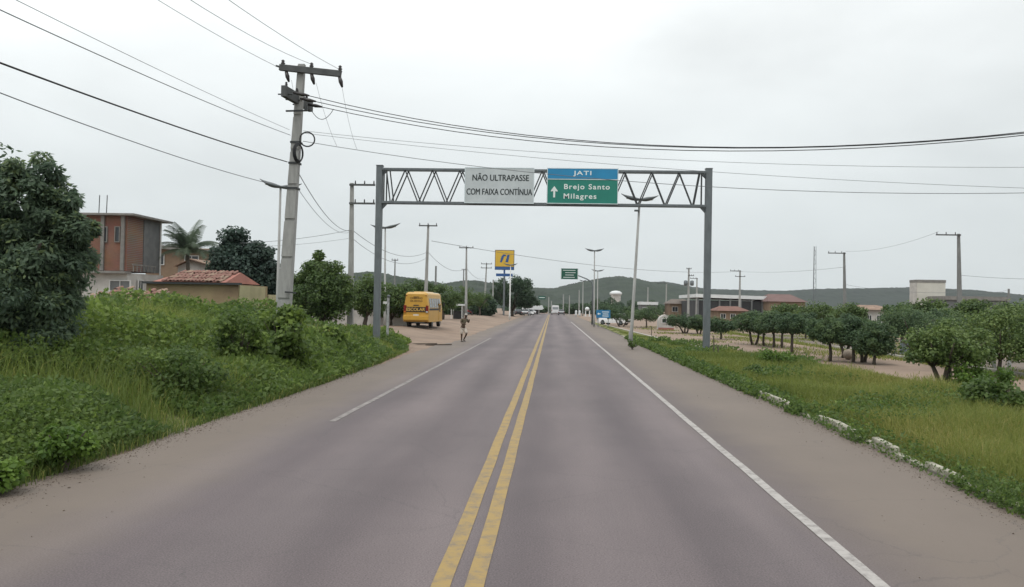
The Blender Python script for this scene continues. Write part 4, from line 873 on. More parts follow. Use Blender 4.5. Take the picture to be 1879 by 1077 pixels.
def car(label, loc, rz, colm, L=4.1, W=1.68, H=1.45, group='cars at the far end of the road', van=False, cat='car'):
    t = thing('car' if not van else 'van', label, cat, loc, rz, group)
    if van:
        loft([(0, rsec(W-.1, W-.3, .35, H-.1, .2)), (.08, rsec(W, W-.2, .3, H, .22)), (L*.78, rsec(W, W-.2, .3, H, .22)), (L*.9, rsec(W, W-.3, .3, H*.62, .2)), (L, rsec(W-.1, W-.4, .35, H*.5, .15))]).build('body', colm, t)
        p = MB().box((0, -.01, H*.70), (W-.45, .03, H*.26)).build('rear_window', mat('pale_glass', (.3, .32, .33), .2, .1, 2), t)
        MB().box((0, -.015, H*.30), (.5, .02, .12)).build('number_plate', M_white, t)
        for s in (-1, 1): MB().box((s*(W/2-.07), -.01, H*.45), (.12, .05, .4)).build('tail_light', mat('tail_light_red', (.2, .02, .02)), t)
        MB().box((0, -.03, .42), (W, .12, .16)).build('bumper', M_black, t)
    else:
        loft([(0, rsec(W-.15, W-.2, .35, .85, .1)), (.1, rsec(W, W-.1, .28, .98, .12)), (L*.5, rsec(W, W-.08, .25, .95, .12)), (L*.9, rsec(W, W-.1, .28, .8, .12)), (L, rsec(W-.2, W-.3, .35, .68, .1))]).build('body', colm, t)
        cab = loft([(.15, rsec(W-.12, W-.2, .9, .97, .03)), (.75, rsec(W-.14, W-.45, .9, H, .12)), (L*.52, rsec(W-.14, W-.45, .9, H-.02, .12)), (L*.72, rsec(W-.12, W-.2, .9, .95, .03))]).build('cabin', M_glass, t)
        MB().box((0, (.8+L*.5)/2, H), (W-.5, L*.5-.85, .05)).build('roof', colm, cab, bevel=.02)
        for s in (-1, 1):
            MB().box((s*(W/2-.16), .01, .72), (.24, .08, .16)).build('tail_light', mat('tail_light_red', (.2, .02, .02)), t); MB().box((s*(W/2-.2), L-.03, .62), (.28, .08, .14)).build('headlight', M_lens, t)
        MB().box((0, -.01, .5), (W-.1, .1, .18)).build('bumper', M_black, t)
    for y in (L*.2, L*.8):
        for s in (-1, 1): wheel(t, (s*(W/2-.1), y, .31), .31, .2)
    return t
M_cw = mat('white_car_paint', (.70, .70, .70), .35, .05, 1); M_cs = mat('silver_car_paint', (.36, .37, .38), .35, .08, 1, metal=.3); M_cd = mat('dark_car_paint', (.035, .036, .042), .35, .1, 1)
q = G(1019, 577.5); car('white van driving away on the road at the far end', q, 0, M_cw, 5.2, 2.0, 2.45, None, True, 'van')
q = G(963, 579); car('silver car parked at the left below the big tree', q, R(-8), M_cs)
q = G(982, 578.5); car('white low car in front of the petrol station canopy', q, R(70), M_cw)
q = G(952, 578.5); car('dark car parked beside the white lamp\'s base', q, R(10), M_cd)
q = G(1112, 590, .1); car('white car half hidden behind the blue sign', Vector((9.6, 100, .1)), R(60), M_cw)
q = G(1030, 578); car('small silver car just right of the white van', q, 0, M_cs)
def moto(label, loc, rz, m):
    t = thing('motorcycle', label, 'motorcycle', loc, rz, 'motorcycles parked by the left-hand kiosks')
    for y in (0, 1.25):
        o = MB().torus((0, y, .3), .27, .045, 16, 6, Matrix.Rotation(PI/2, 3, 'Z')).build('wheel', M_rubber, t, smooth=True); MB().tube([(-.06, y, .3), (.06, y, .3)], .07, 8).build('hub', M_lampm, o)
    MB().tube([(0, 0, .3), (0, .3, .62), (0, .85, .72), (0, 1.02, .75)], [.05, .08, .11, .06], 8).build('frame', m, t, smooth=True); MB().box((0, .2, .76), (.24, .65, .10)).build('seat', M_black, t, bevel=.03)
    MB().lathe((0, .72, .66), [(.08, 0), (.15, .08), (.14, .2), (.05, .27)], 10).build('tank', m, t, smooth=True); MB().box((0, .6, .38), (.24, .34, .28)).build('engine', M_lampm, t, bevel=.03)
    MB().tube([(0, 1.25, .3), (0, 1.0, .95)], .035, 6).build('fork', M_lampm, t); MB().tube([(-.34, .88, 1.02), (0, 1.0, .96), (.34, .88, 1.02)], .02, 6).build('handlebar', M_dark, t); MB().lathe((0, 1.12, .84), [(.03, 0), (.09, .04), (.08, .13)], 8).build('headlamp', M_lens, t)
M_mr = mat('red_motorbike_paint', (.28, .03, .03), .35, .1, 3)
for px, py, rz, m, lab in ((866, 581, 80, M_mr, 'red motorcycle parked nearest the walking man'), (872, 580, 95, M_black, 'black motorcycle in the middle of the parked row by the kiosk'), (880, 579.5, 70, M_mr, 'red motorcycle at the right end of the parked row'), (806, 583, 20, M_black, 'black motorcycle standing right of the school bus')):
    q = G(px, py, .25); q.z = gzf(q.x, q.y); moto(lab, q, R(rz), m)

# ------------------------------------------------------------------ walking man on the left shoulder
def skin(name, verts, edges, radii, m, parent, sub=2):
    me = bpy.data.meshes.new(name); me.from_pydata(verts, edges, []); o = bpy.data.objects.new(name, me); C.objects.link(o)
    md = o.modifiers.new('s', 'SKIN'); md.use_smooth_shade = True
    for i, r in enumerate(radii): me.skin_vertices[0].data[i].radius = r if isinstance(r, tuple) else (r, r)
    me.skin_vertices[0].data[0].use_root = True
    o.modifiers.new('d', 'SUBSURF').levels = sub
    bpy.context.view_layer.update(); dg = bpy.context.evaluated_depsgraph_get()
    nm = bpy.data.meshes.new_from_object(o.evaluated_get(dg)); bpy.data.objects.remove(o); nm.materials.clear(); nm.materials.append(m); nm.shade_smooth()
    return link(name, nm, parent)
def man():
    q = G(849, 627); t = thing('person', 'man in olive shirt and pale knee-length shorts walking along the left shoulder', 'person', (q.x, q.y, 0), R(25))
    M_sk = mat('dark_skin', (.085, .048, .032), .6, .15, 6); M_sh = mat('olive_shirt', (.115, .095, .06), .9, .3, 6); M_st = mat('pale_shorts', (.56, .49, .42), .9, .15, 5); M_cap = mat('pale_cap', (.45, .43, .40), .9, .15, 6); M_ha = mat('black_hair', (.012, .011, .01), .8, .1, 8)
    # local: x right of picture, y away; the man leans towards the road as he steps
    v = [(0, 0, .92), (.02, 0, 1.08), (.06, -.01, 1.24), (.11, -.02, 1.40), (.14, -.03, 1.48), (.155, -.05, 1.53), (.165, -.06, 1.60), (.17, -.06, 1.68), (.17, -.05, 1.735)]
    r = [(.135, .11), (.125, .095), (.145, .10), (.135, .09), (.055, .055), (.055, .06), (.075, .09), (.078, .095), (.05, .06)]
    e = [(i, i+1) for i in range(8)]
    def chain(root, pts, rs):
        k = root
        for p, rr in zip(pts, rs): v.append(p); r.append(rr); e.append((k, len(v)-1)); k = len(v)-1
        return k
    chain(0, [(-.10, 0, .84), (-.085, -.03, .48), (-.07, .02, .27), (-.06, .05, .08), (-.06, -.10, .035)], [.09, .062, .052, .038, .03])
    chain(0, [(.10, 0, .84), (.21, -.14, .52), (.16, .02, .30), (.10, .12, .11), (.13, -.02, .045)], [.09, .062, .052, .038, .03])
    hl = chain(3, [(-.06, -.01, 1.40), (-.15, -.02, 1.20), (-.06, -.17, 1.10), (.02, -.21, 1.10)], [.06, .045, .035, .03])
    hr = chain(3, [(.27, -.02, 1.38), (.36, .0, 1.20), (.33, -.20, 1.28), (.32, -.24, 1.32)], [.06, .045, .035, .03])
    for h, dx, dz in ((hl, 1, 0), (hr, 0, 1)):
        b = Vector(v[h])
        for k in range(4):
            o = (k-1.5)*.018; ln = (.075, .088, .082, .065)[k]; p0 = b + Vector((dx*.03 + (0 if dx else o), -.02, dz*.03 + (o if dx else 0))); p1 = p0 + Vector((dx*ln*.6, -.01, dz*ln*.6)); p2_ = p1 + Vector((dx*ln*.3, .02, dz*ln*.3))
            chain(h, [tuple(p0), tuple(p1), tuple(p2_)], [.010, .009, .008])
        p0 = b + Vector((.0 if dx else -.035, -.01, .035 if dx else 0)); chain(h, [tuple(p0), tuple(p0 + Vector((dx*.035, -.015, .01+dz*.03)))], [.011, .009])
    skin('body', v, e, r, M_sk, t)
    # face
    MB().lathe((0, 0, 0), [(.004, -.02), (.016, 0), (.01, .03)], 6).build('nose', M_sk, t, loc=(.165, -.155, 1.63))
    for s in (-1, 1): 
        MB().lathe((0, 0, 0), [(.004, -.008), (.011, 0), (.004, .008)], 8).build('eye', M_white, t, loc=(.165+s*.03, -.14, 1.66)); MB().lathe((0, 0, 0), [(.005, -.03), (.018, 0), (.008, .03)], 6).build('ear', M_sk, t, loc=(.167+s*.085, -.055, 1.64))
    MB().box((.165, -.14, 1.585), (.045, .012, .010)).build('mouth', M_ha, t)
    MB().lathe((.168, -.045, 1.685), [(.095, -.03), (.10, .0), (.085, .05), (.05, .075), (.01, .085)], 14).build('cap', M_cap, t, smooth=True); 
    MB().box((.165, -.16, 1.69), (.13, .11, .014)).build('cap_peak', M_cap, t, bevel=.005)
    # clothes
    sv = [(.0, 0, .90), (.02, 0, 1.08), (.06, -.01, 1.24), (.11, -.02, 1.40), (-.06, -.01, 1.40), (-.14, -.02, 1.22), (.27, -.02, 1.38), (.345, .0, 1.23)]
    skin('shirt', sv, [(0, 1), (1, 2), (2, 3), (3, 4), (4, 5), (3, 6), (6, 7)], [(.15, .125), (.145, .115), (.165, .12), (.145, .105), .078, .068, .078, .068], M_sh, t)
    pv = [(0, 0, .95), (-.10, 0, .84), (-.09, -.03, .64), (-.085, -.03, .46), (.10, 0, .84), (.165, -.08, .66), (.20, -.13, .50)]
    skin('shorts', pv, [(0, 1), (1, 2), (2, 3), (0, 4), (4, 5), (5, 6)], [(.155, .13), (.125, .12), (.115, .115), (.12, .12), (.125, .12), (.115, .115), (.12, .12)], M_st, t)
    for p in ((-.06, -.05, .03), (.125, .03, .055)): MB().box((p[0], p[1]-.0, p[2]-.012), (.10, .26, .03)).build('sandal', M_black, t, bevel=.01)
man()

# dark boards and a flattened tyre lying on the dirt in front of the bus
for px, py, L_, rz, lab in ((805, 630, 1.5, 8, 'dark board lying on the dirt between the bus and the walking man'), (772, 629, 1.9, -6, 'longer weathered board lying flat on the dirt below the bus')):
    q = G(px, py, .1); q.z = gzf(q.x, q.y); o = MB().box((0, 0, .03), (L_, .22, .05)).build('board', mat('weathered_board', (.085, .065, .05), .9, .4, 4), None, loc=q, bevel=.008); o.rotation_euler = (0, R(-2), R(rz)); tag(o, lab, 'board', 'boards lying on the dirt')

# ------------------------------------------------------------------ trees
def tree_at(label, px, d, ptop, half, pbot, m, cpx=None, name='tree', ry=None, **kw):
    """crown spans +-half px about cpx, from ptop down to pbot, at distance d"""
    s = FPX/d; b = P(px, 590, d); zg = gzf(b.x, d); h = P(px, ptop, d).z-zg; rz = (pbot-ptop)/s/2*1.12; rx = half/s
    off = ((P(cpx, 590, d).x-b.x) if cpx else 0, 0)
    return make_tree(label, (b.x, d, zg), h, rx, ry or rx*.95, rz, m, name=name, off=off, **kw)
# left side
tree_at('big dark mango tree at the left picture edge', 5, 18, 256, 200, 700, M_mango, cpx=-14, name='mango_tree', n=56000, clumps=250, cr=.175, leaf=.15, flat=.05, droop=.9, trunk_r=.26, wr=.20, tmean=.6, ry=2.0,
        lobes=[(0, 0, 0, 1.0, .72), (1.78, -.3, .95, .36, .14), (1.25, -.4, -.5, .5, .2), (.5, -.8, -1.0, .7, .25), (.85, -.2, 1.35, .5, .2), (1.45, -.2, .3, .45, .15)])
tree_at('dark round-crowned tree between the palm and the leaning pole', 446, 58, 404, 66, 575, M_olive, name='tree', n=17000, clumps=110, cr=.22, leaf=.24, flat=.2, trunk_r=.2, wr=.42, tmean=.5,
        lobes=[(-.3, 0, .1, .92, .7), (.95, 0, -.65, .8, .5), (0, -.3, -.9, .9, .5), (-.9, 0, .5, .5, .2)])
LG = 'street trees behind the left-hand lot'
for lab, px, d, pt, half, pb, kw in [
        ('bushy tree between the leaning pole and the next pole', 590, 47, 470, 66, 596, dict(n=17000, clumps=110, tmean=.58)),
        ('tree right behind the pole beside the gantry\'s left post', 672, 56, 494, 46, 585, dict(n=10000, clumps=70, tmean=.58)),
        ('tree beside the gantry\'s left post, left of the bus', 718, 66, 502, 46, 592, dict(n=11000, clumps=70, tmean=.58)),
        ('tree directly behind the yellow school bus', 764, 80, 508, 40, 580, dict(n=9000, clumps=60, tmean=.58)),
        ('tree just right of the school bus roof', 812, 94, 517, 36, 572, dict(n=8000, clumps=60, tmean=.58)),
        ('small tree behind the white-roofed kiosk', 848, 112, 522, 30, 568, dict(n=3500, clumps=40, tmean=.58)),
        ('smallest left-row tree beside the double-crossarm pole', 880, 135, 526, 26, 566, dict(n=3000, clumps=36, tmean=.58))]:
    tree_at(lab, px, d, pt, half, pb, M_ficusl, group=LG, cr=.26, leaf=.17, flat=.3, trunk_r=.16, wr=.34, **kw)
tree_at('small pale shoot-topped tree rising above the left row', 583, 52, 458, 16, 500, M_ficusl, n=1200, clumps=22, cr=.35, leaf=.22, flat=.1, trunk_r=.07, tmean=.6)
tree_at('tall slender tree standing in shade behind the gantry post', 556, 62, 488, 30, 590, M_ficus, n=4000, clumps=40, cr=.28, leaf=.24, flat=.2, trunk_r=.15)
tree_at('large broad tree below the petrol sign', 940, 165, 500, 46, 572, M_ficus, n=11000, clumps=110, cr=.2, leaf=.42, flat=.3, trunk_r=.35, tmean=.35, lobes=[(0, 0, 0, 1, .8), (3.2, 0, -1.2, .55, .25)])
# right lot: clipped low trees
RG = 'clipped trees on the sandy lot'
proto = {}
for lab, px, pyb, pt, half, pb, st in [
        ('clipped tree left of the tall right-hand lamp, far end of the lot', 1141, 599, 556, 34, 588, 2),
        ('clipped dark tree between the tall lamp and the white booth', 1186, 601, 561, 30, 589, 1),
        ('clipped tree with forked trunk right of the white booth', 1258, 611, 574, 32, 601, 3),
        ('narrow clipped tree just left of the gantry\'s right post', 1283, 613, 577, 22, 602, 2),
        ('slim-trunked young tree just right of the gantry\'s right post', 1323, 622, 582, 27, 606, 1),
        ('low clipped tree in front of the warehouse pole', 1362, 607, 572, 22, 598, 1),
        ('fork-trunked tree at the left end of the dense clipped row', 1384, 632, 572, 30, 612, 2),
        ('second tree of the dense clipped row from its left end', 1402, 634, 571, 30, 613, 1),
        ('third tree of the dense clipped row from its left end', 1420, 637, 569, 30, 614, 1),
        ('fourth tree of the dense clipped row from its left end', 1436, 638, 572, 30, 612, 1),
        ('fifth tree of the clipped row, with a single straight trunk', 1454, 648, 574, 34, 616, 1),
        ('back-row tree behind the gap in the clipped row', 1479, 622, 570, 28, 606, 1),
        ('leftmost tree of the near cluster of round dark trees', 1523, 662, 577, 44, 632, 1),
        ('near-cluster tree with the pale ball at its foot', 1549, 656, 574, 36, 630, 2),
        ('middle tree of the near cluster of round dark trees', 1566, 664, 580, 38, 638, 1),
        ('near-cluster tree with a bent double trunk', 1584, 664, 581, 36, 642, 2),
        ('rightmost round tree of the near cluster', 1606, 668, 587, 40, 654, 1),
        ('tree with pale blue board beneath it', 1674, 652, 554, 52, 630, 2),
        ('three-stemmed tree nearest the camera on the lot', 1737, 710, 584, 68, 684, 3),
        ('large dark tree at the right picture edge', 1836, 690, 553, 76, 676, 1),
        ('dark tree between the three-stemmed tree and the large right-edge tree', 1786, 676, 566, 56, 656, 2),
        ('shaded tree behind the pale blue board', 1702, 640, 562, 50, 622, 1),
        ('dark tree leaving the picture at the right edge', 1925, 685, 555, 60, 668, 1)]:
    b = G(px, pyb, .1); d = b.y; s = FPX/d
    big = d < 45; half *= float(rng.uniform(1.02, 1.28)); pb += float(rng.uniform(0, 5)); kw_ = dict(flat=float(rng.uniform(.35, .65)), cr=float(rng.uniform(.22, .32)))
    tree_at(lab, px, d, pt, half, pb, M_ficus if half < 70 else M_ficusl, group=RG, n=10000 if big else 5000, clumps=80 if big else 50, leaf=.095 if big else .14, **kw_, stems=st, trunk_r=.075, wr=.36, droop=.1, tmean=float(rng.uniform(.6, .88)))
# farther, lighter trees at the right
for lab, px, d, pt, half, pb in [('light green tree behind the near cluster and middle lot pole', 1500, 85, 555, 44, 590), ('light green tree left of the cream house', 1560, 80, 554, 34, 590), ('light green tree right of the cream house', 1655, 66, 556, 40, 592),
                                 ('broad light tree in front of the beige block', 1712, 58, 549, 50, 600), ('broad light tree right of the far right pole', 1795, 58, 547, 46, 600), ('light tree behind the dark tree at the right edge', 1866, 60, 550, 48, 600), ('low light tree under the pink-roofed building', 1440, 95, 556, 36, 588)]:
    tree_at(lab, px, d, pt, half, pb, M_ficusl, group='light trees behind the sandy lot', n=5200, clumps=60, cr=.26, leaf=.2, flat=.4, trunk_r=.12, wr=.34, tmean=.6)
# pale ball at a tree foot, white posts, litter posts
q = G(1549, 658, .1); tag(MB().lathe((0, 0, 0), [(.06, -.02), (.2, .06), (.26, .22), (.2, .40), (.05, .47)], 14).build('stone_ball', mat('sand_stone', (.30, .25, .2), .9, .2, 4), None, loc=(q.x+.05, q.y-.4, q.z), smooth=True), 'pale brown stone ball at the foot of a lot tree', 'stone ball')
for px, lab in ((1824, 'left white post under the large right-edge tree'), (1852, 'right white post under the large right-edge tree')):
    q = G(px, 676, .1); tag(MB().box((0, 0, .3), (.12, .12, .62), top=(.8, .8)).build('post', M_white, None, loc=q, bevel=.01), lab, 'post', 'white posts under the right-edge tree')
for px, py, h, lab in ((1309, 652, .95, 'taller thin wooden stake right of the gantry\'s right post'), (1317, 654, .5, 'short wooden stake right of the gantry\'s right post'), (1195, 616, .75, 'thin stake in the sand right of the tall lamp')):
    q = G(px, py, .1); tag(MB().tube([(0, 0, -.1), (.02, 0, h*.5), (0, .01, h)], [.035, .03, .025], 6).build('stake', M_trunk, None, loc=q), lab, 'stake', 'thin stakes on the right verge')

def palm():
    d = 60; q = P(341, 560, d); zg = gzf(q.x, d); t = thing('palm_tree', 'feathery coconut palm in front of the brown house', 'palm tree', (q.x, d, zg)); H = P(341, 462, d).z-zg
    MB().tube([(0, 0, -.1), (.15, 0, H*.5), (.05, 0, H)], [.22, .17, .13], 10).build('trunk', mat('palm_bark', (.19, .16, .13), .95, .4, 6), t, smooth=True)
    for k in range(24):
        a = 2*PI*k/24+rng.uniform(-.15, .15); el = rng.uniform(.15, 1.4); Ln = rng.uniform(2.5, 3.3); n = 13; pts = []
        p = Vector((.05, 0, H)); dr = Vector((math.cos(a)*math.cos(el), math.sin(a)*math.cos(el), math.sin(el)))
        for i in range(n):
            pts.append(p.copy()); p += dr*(Ln/n); dr = (dr + Vector((0, 0, -.125))).normalized()
        mb = MB().tube(pts, [.03*(1-i/n)+.006 for i in range(n)], 4, cap=False); side = Vector((-math.sin(a), math.cos(a), 0))
        for i in range(1, n):
            dl = (pts[i]-pts[i-1]).normalized()
            for s in (-1, 1):
                for f in (0, .5):
                    b = pts[i-1].lerp(pts[i], f); ln = .78*(1-abs(i/n-.45)*1.1); e_ = b + (side*s*.8+dl*.5+Vector((0, 0, -.42))).normalized()*ln; o = dl*.045
                    mb.add([b-o, b+o, e_+o*.3, e_-o*.3], [(0, 1, 2, 3)])
        me = bpy.data.meshes.new('frond'); me.from_pydata(mb.v, [], mb.f); me.materials.append(M_palm)
        at = me.attributes.new('tint', 'FLOAT', 'POINT'); at.data.foreach_set('value', np.full(len(me.vertices), float(rng.uniform(.1, .9)), dtype=np.float32)); link('frond', me, t)
palm()

# far wood at the end of the road and along the foot of the hills: one mass nobody could count
def far_wood(name, label, spans, m, leaf):
    ps, os_, ts = [], [], []
    for px0, px1, pt, d, n in spans:
        x0, x1 = P(px0, 560, d).x, P(px1, 560, d).x; h = P((px0+px1)/2, pt, d).z; k = max(6, int((x1-x0)/2.0))
        cx = rng.uniform(x0, x1, k); cy = d + rng.uniform(0, 14, k); ch = h*rng.uniform(.55, 1.0, k); ix = rng.integers(0, k, n); o = unit(rng.normal(0, 1, (n, 3))); r = rng.uniform(.5, 1, n)[:, None]**.5
        p = np.stack([cx[ix], cy[ix], ch[ix]*.55], 1) + o*r*np.stack([np.full(n, 1.9), np.full(n, 1.9), ch[ix]*.47], 1); ps.append(p); os_.append(o); ts.append(rng.uniform(.1, .7, k)[ix])
    p = np.concatenate(ps); o = np.concatenate(os_); tt = np.clip(np.concatenate(ts)+rng.normal(0, .12, len(p)), 0, 1)
    ob = struct(link(name, leaves_mesh(name, p, o, leaf, m, tt, .4, .1)), 'stuff'); ob['label'] = label; ob['category'] = 'trees'
far_wood('far_trees', 'dark mass of trees around the far end of the road', [(980, 1062, 562, 245, 5000), (1048, 1112, 556, 235, 6000), (1100, 1135, 552, 200, 3500), (1000, 1062, 556, 275, 3500), (1130, 1300, 556, 240, 9000), (880, 985, 558, 240, 6000), (780, 890, 552, 210, 7000), (690, 900, 536, 135, 12000), (1085, 1205, 543, 300, 6000), (1290, 1480, 560, 215, 9000)], M_ficus, .55)
far_wood('far_bushes', 'band of light bushes along the back of the sandy lot', [(1480, 1640, 566, 105, 8000), (1610, 1960, 560, 88, 16000), (540, 760, 540, 95, 12000)], M_ficusl, .3)

# ------------------------------------------------------------------ grass and weeds
def blades(name, label, x, y, zb, h, wd, lean, tint, m, cat='grass'):
    n = len(x); a = rng.uniform(0, 2*PI, n); ca, sa = np.cos(a), np.sin(a); b = rng.uniform(0, 2*PI, n); lx, ly = np.cos(b)*lean*h, np.sin(b)*lean*h
    V = np.empty((n, 6, 3)); base = np.stack([x, y, zb-.02], 1); s = np.stack([ca*wd/2, sa*wd/2, np.zeros(n)], 1)
    mid = base + np.stack([lx*.3, ly*.3, h*.6], 1); tip = base + np.stack([lx, ly, h*np.clip(1-lean*.35, .3, 1)], 1)
    V[:, 0] = base-s; V[:, 1] = base+s; V[:, 2] = mid+s*.75; V[:, 3] = mid-s*.75; V[:, 4] = tip+s*.12; V[:, 5] = tip-s*.12
    i = np.arange(n)[:, None]*6; F = np.concatenate([i+np.array([[0, 1, 2, 3]]), i+np.array([[3, 2, 4, 5]])])
    o = struct(link(name, np_mesh(name, V.reshape(-1, 3), F, m, np.repeat(np.clip(tint, 0, 1), 6))), 'stuff'); o['label'] = label; o['category'] = cat; return o
def lheight(x, y):
    """height of the left-hand growth above the ground"""
    u = ledge(y) - x
    return (.20 + .62*sst(u/1.8) + (.15*sst((u-2)/4)))*(1 + .25*sst((y-18)/8)*sst((12-u)/4))*(1-.45*sst((y-30)/14))*(.75+.5*wav(x, y, 1.6, .7))
def lsample(n, y0=5.0, y1=46.5):
    y = y0*np.power(y1/y0, rng.uniform(0, 1, n)); u = rng.uniform(0, 1, n)**1.5*np.minimum(6+y*.55, 22); x = ledge(y) - .02 - u + rng.normal(0, .06, n)
    return x, y, u
x, y, u = lsample(170000)
pt = wav(x, y, 2.6, 2.2)
keep = (pt > .38) | (rng.uniform(0, 1, len(x)) < .45); x, y, u, pt = x[keep], y[keep], u[keep], pt[keep]
hh = lheight(x, y)*rng.uniform(.55, 1.15, len(x)); sc = np.clip(y/14, .8, 2.6)
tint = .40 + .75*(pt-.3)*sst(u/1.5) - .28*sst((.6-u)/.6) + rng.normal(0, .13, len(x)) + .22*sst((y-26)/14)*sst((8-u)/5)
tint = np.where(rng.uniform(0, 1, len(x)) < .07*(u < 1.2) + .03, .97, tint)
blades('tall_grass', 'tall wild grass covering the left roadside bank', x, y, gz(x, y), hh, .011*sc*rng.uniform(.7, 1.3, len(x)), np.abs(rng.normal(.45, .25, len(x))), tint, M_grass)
# broad-leaved weeds among the grass
x, y, u = lsample(300000); pt = .6*wav(x, y, 2.1, 4.6) + .4*wav(x, y, .8, 1.4); keep = (pt > .29) & (u > .15); x, y, u, pt = x[keep], y[keep], u[keep], pt[keep]
hh = lheight(x, y)*(.72+1.1*(pt-.4)); n = len(x); z = gz(x, y) + hh*rng.uniform(.1, 1.0, n)**.55
dirs = unit(np.stack([rng.normal(0, 1, n), rng.normal(0, 1, n), rng.normal(.25, .4, n)], 1))
tt = np.clip(.64 + .6*(pt-.5) + .35*(wav(x, y, 3.4, .4)-.5) + rng.normal(0, .16, n), 0, 1); sizes = .085*np.clip(y/13, .8, 2.2)*rng.uniform(.7, 1.4, n)
o = struct(link('weeds', leaves_mesh('weeds', np.stack([x, y, z], 1), dirs, sizes, M_weed, tt, .30, .25)), 'stuff'); o['label'] = 'broad-leaved weeds growing through the grass on the left bank'; o['category'] = 'weeds'
# right verge
def rsample(n, y0=6.0, y1=110.0):
    y = y0*np.power(y1/y0, rng.uniform(0, 1, n)); x0 = 5.72; x1 = redge(y); x = x0 - .06 + (x1-x0)*rng.uniform(0, 1, n)**1.25; return x, y, (x-x0), (x1-x)
x, y, u, v_ = rsample(230000); pt = wav(x, y, 2.4, 1.1); p2_ = wav(x, y, .9, 3.1)
hh = (.11 + .20*sst(u/.8) + .10*sst((u-1.5)/2))*(.6+.8*p2_)*(1-.72*sst((y-34)/14))*np.clip(v_/1.2, .25, 1)*rng.uniform(.5, 1.2, len(x)); sc = np.clip(y/14, .8, 3.0)
tint = .32 + .55*pt + rng.normal(0, .14, len(x)) + .15*sst((y-10)/6)*sst((26-y)/8); tint -= .25*sst((.7-u)/.6)
blades('verge_grass', 'yellow-green grass on the right verge behind the broken kerb', x, y, gz(x, y), hh, .010*sc*rng.uniform(.7, 1.3, len(x)), np.abs(rng.normal(.5, .3, len(x))), tint, M_grassr)
x, y, u, v_ = rsample(60000, 6, 60); pt = wav(x, y, 1.3, 5.2); keep = ((pt > .62) & (v_ > .3)) | ((u < .45) & (wav(x*3, y, .8, 1.9) > .45)); x, y, u, pt = x[keep], y[keep], u[keep], pt[keep]; n = len(x)
z = gz(x, y) + (.10+.22*sst(u/.8))*rng.uniform(.1, 1, n); dirs = unit(np.stack([rng.normal(0, 1, n), rng.normal(0, 1, n), rng.normal(.3, .4, n)], 1))
# weeds spilling over the kerb, thinner where the stones show
m_ = 26000; yk = 6*np.power(60/6, rng.uniform(0, 1, m_)); gap = ((yk > 19.0) & (yk < 22.0)) | ((yk > 15.4) & (yk < 17.9)) | ((yk > 13.0) & (yk < 14.6)) | ((yk > 11.4) & (yk < 12.9))
kp = rng.uniform(0, 1, m_) < np.where(gap, .16, 1.0)*np.clip(wav(yk*0, yk, .5, 2.0)*1.4, .1, 1); yk = yk[kp]; m_ = len(yk)
xk = 5.62 - .22*rng.uniform(0, 1, m_)**1.6 + .45*rng.uniform(0, 1, m_)*(rng.uniform(0, 1, m_) < .5); zk = .02 + .22*rng.uniform(0, 1, m_)**1.3*np.where(xk < 5.55, .7, 1.2)
x = np.concatenate([x, xk]); y = np.concatenate([y, yk]); u = np.concatenate([u, np.full(m_, 1.0)]); z = np.concatenate([z, zk]); dirs = np.concatenate([dirs, unit(np.stack([rng.normal(-.3, 1, m_), rng.normal(0, 1, m_), rng.normal(.1, .4, m_)], 1))]); n = len(x)
xx = np.where(u < .45, x-.16*rng.uniform(0, 1, n), x)
o = struct(link('verge_weeds', leaves_mesh('verge_weeds', np.stack([xx, y, z], 1), dirs, .06*np.clip(y/13, .8, 2.3), M_weed, np.clip(.55+rng.normal(0, .2, n), 0, 1), .33, .2)), 'stuff'); o['label'] = 'low leafy weeds creeping over the right-hand kerb'; o['category'] = 'weeds'

# dry tufts scattered over the sandy lot and along its kerb
n = 26000; k_ = 90; cx_, cy_ = rng.uniform(9.5, 34, k_), rng.uniform(24, 95, k_); ix = rng.integers(0, k_, n); x = cx_[ix] + rng.normal(0, .7, n); y = cy_[ix] + rng.normal(0, 1.1, n)
x = np.where(rng.uniform(0, 1, n) < .35, 16.7 + rng.normal(0, .25, n), x); kk = (x > redge(y)+.1) & (y > 20); x, y = x[kk], y[kk]; n = len(x)
blades('dry_tufts', 'sparse dry grass tufts on the sandy lot', x, y, gz(x, y), rng.uniform(.06, .22, n), .012*np.clip(y/14, .8, 3.5), np.abs(rng.normal(.6, .3, n)), rng.uniform(.3, 1, n), M_grassr)
# loose gravel and grit along both shoulder edges
def gravel(name, label, xs_, ys_, sz):
    n = len(xs_); base = np.array([(1, 0, 0), (0, 1, 0), (-1, 0, 0), (0, -1, 0), (0, 0, .8), (0, 0, -.5)], float); Fb = np.array([(0, 1, 4), (1, 2, 4), (2, 3, 4), (3, 0, 4), (1, 0, 5), (2, 1, 5), (3, 2, 5), (0, 3, 5)])
    V = base[None]*rng.uniform(.55, 1.3, (n, 6, 1))*sz[:, None, None]; a = rng.uniform(0, 2*PI, n); c, s_ = np.cos(a)[:, None], np.sin(a)[:, None]
    V = np.stack([V[..., 0]*c-V[..., 1]*s_, V[..., 0]*s_+V[..., 1]*c, V[..., 2]], -1) + np.stack([xs_, ys_, np.full(n, .004)], 1)[:, None]
    o = struct(link(name, np_mesh(name, V.reshape(-1, 3), (Fb[None]+np.arange(n)[:, None, None]*6).reshape(-1, 3), mat('grey_brown_stone', (.20, .16, .125), .95, .6, 3, col2=(.12, .095, .078), coord='Object'))), 'stuff'); o['label'] = label; o['category'] = 'gravel'
yy = 4*np.power(45/4, rng.uniform(0, 1, 5000)); xl = ledge(yy) + np.abs(rng.normal(0, .25, 5000)) - .05; xl = np.where(rng.uniform(0, 1, 5000) < .03, rng.uniform(-6.3, -4.6, 5000), xl)
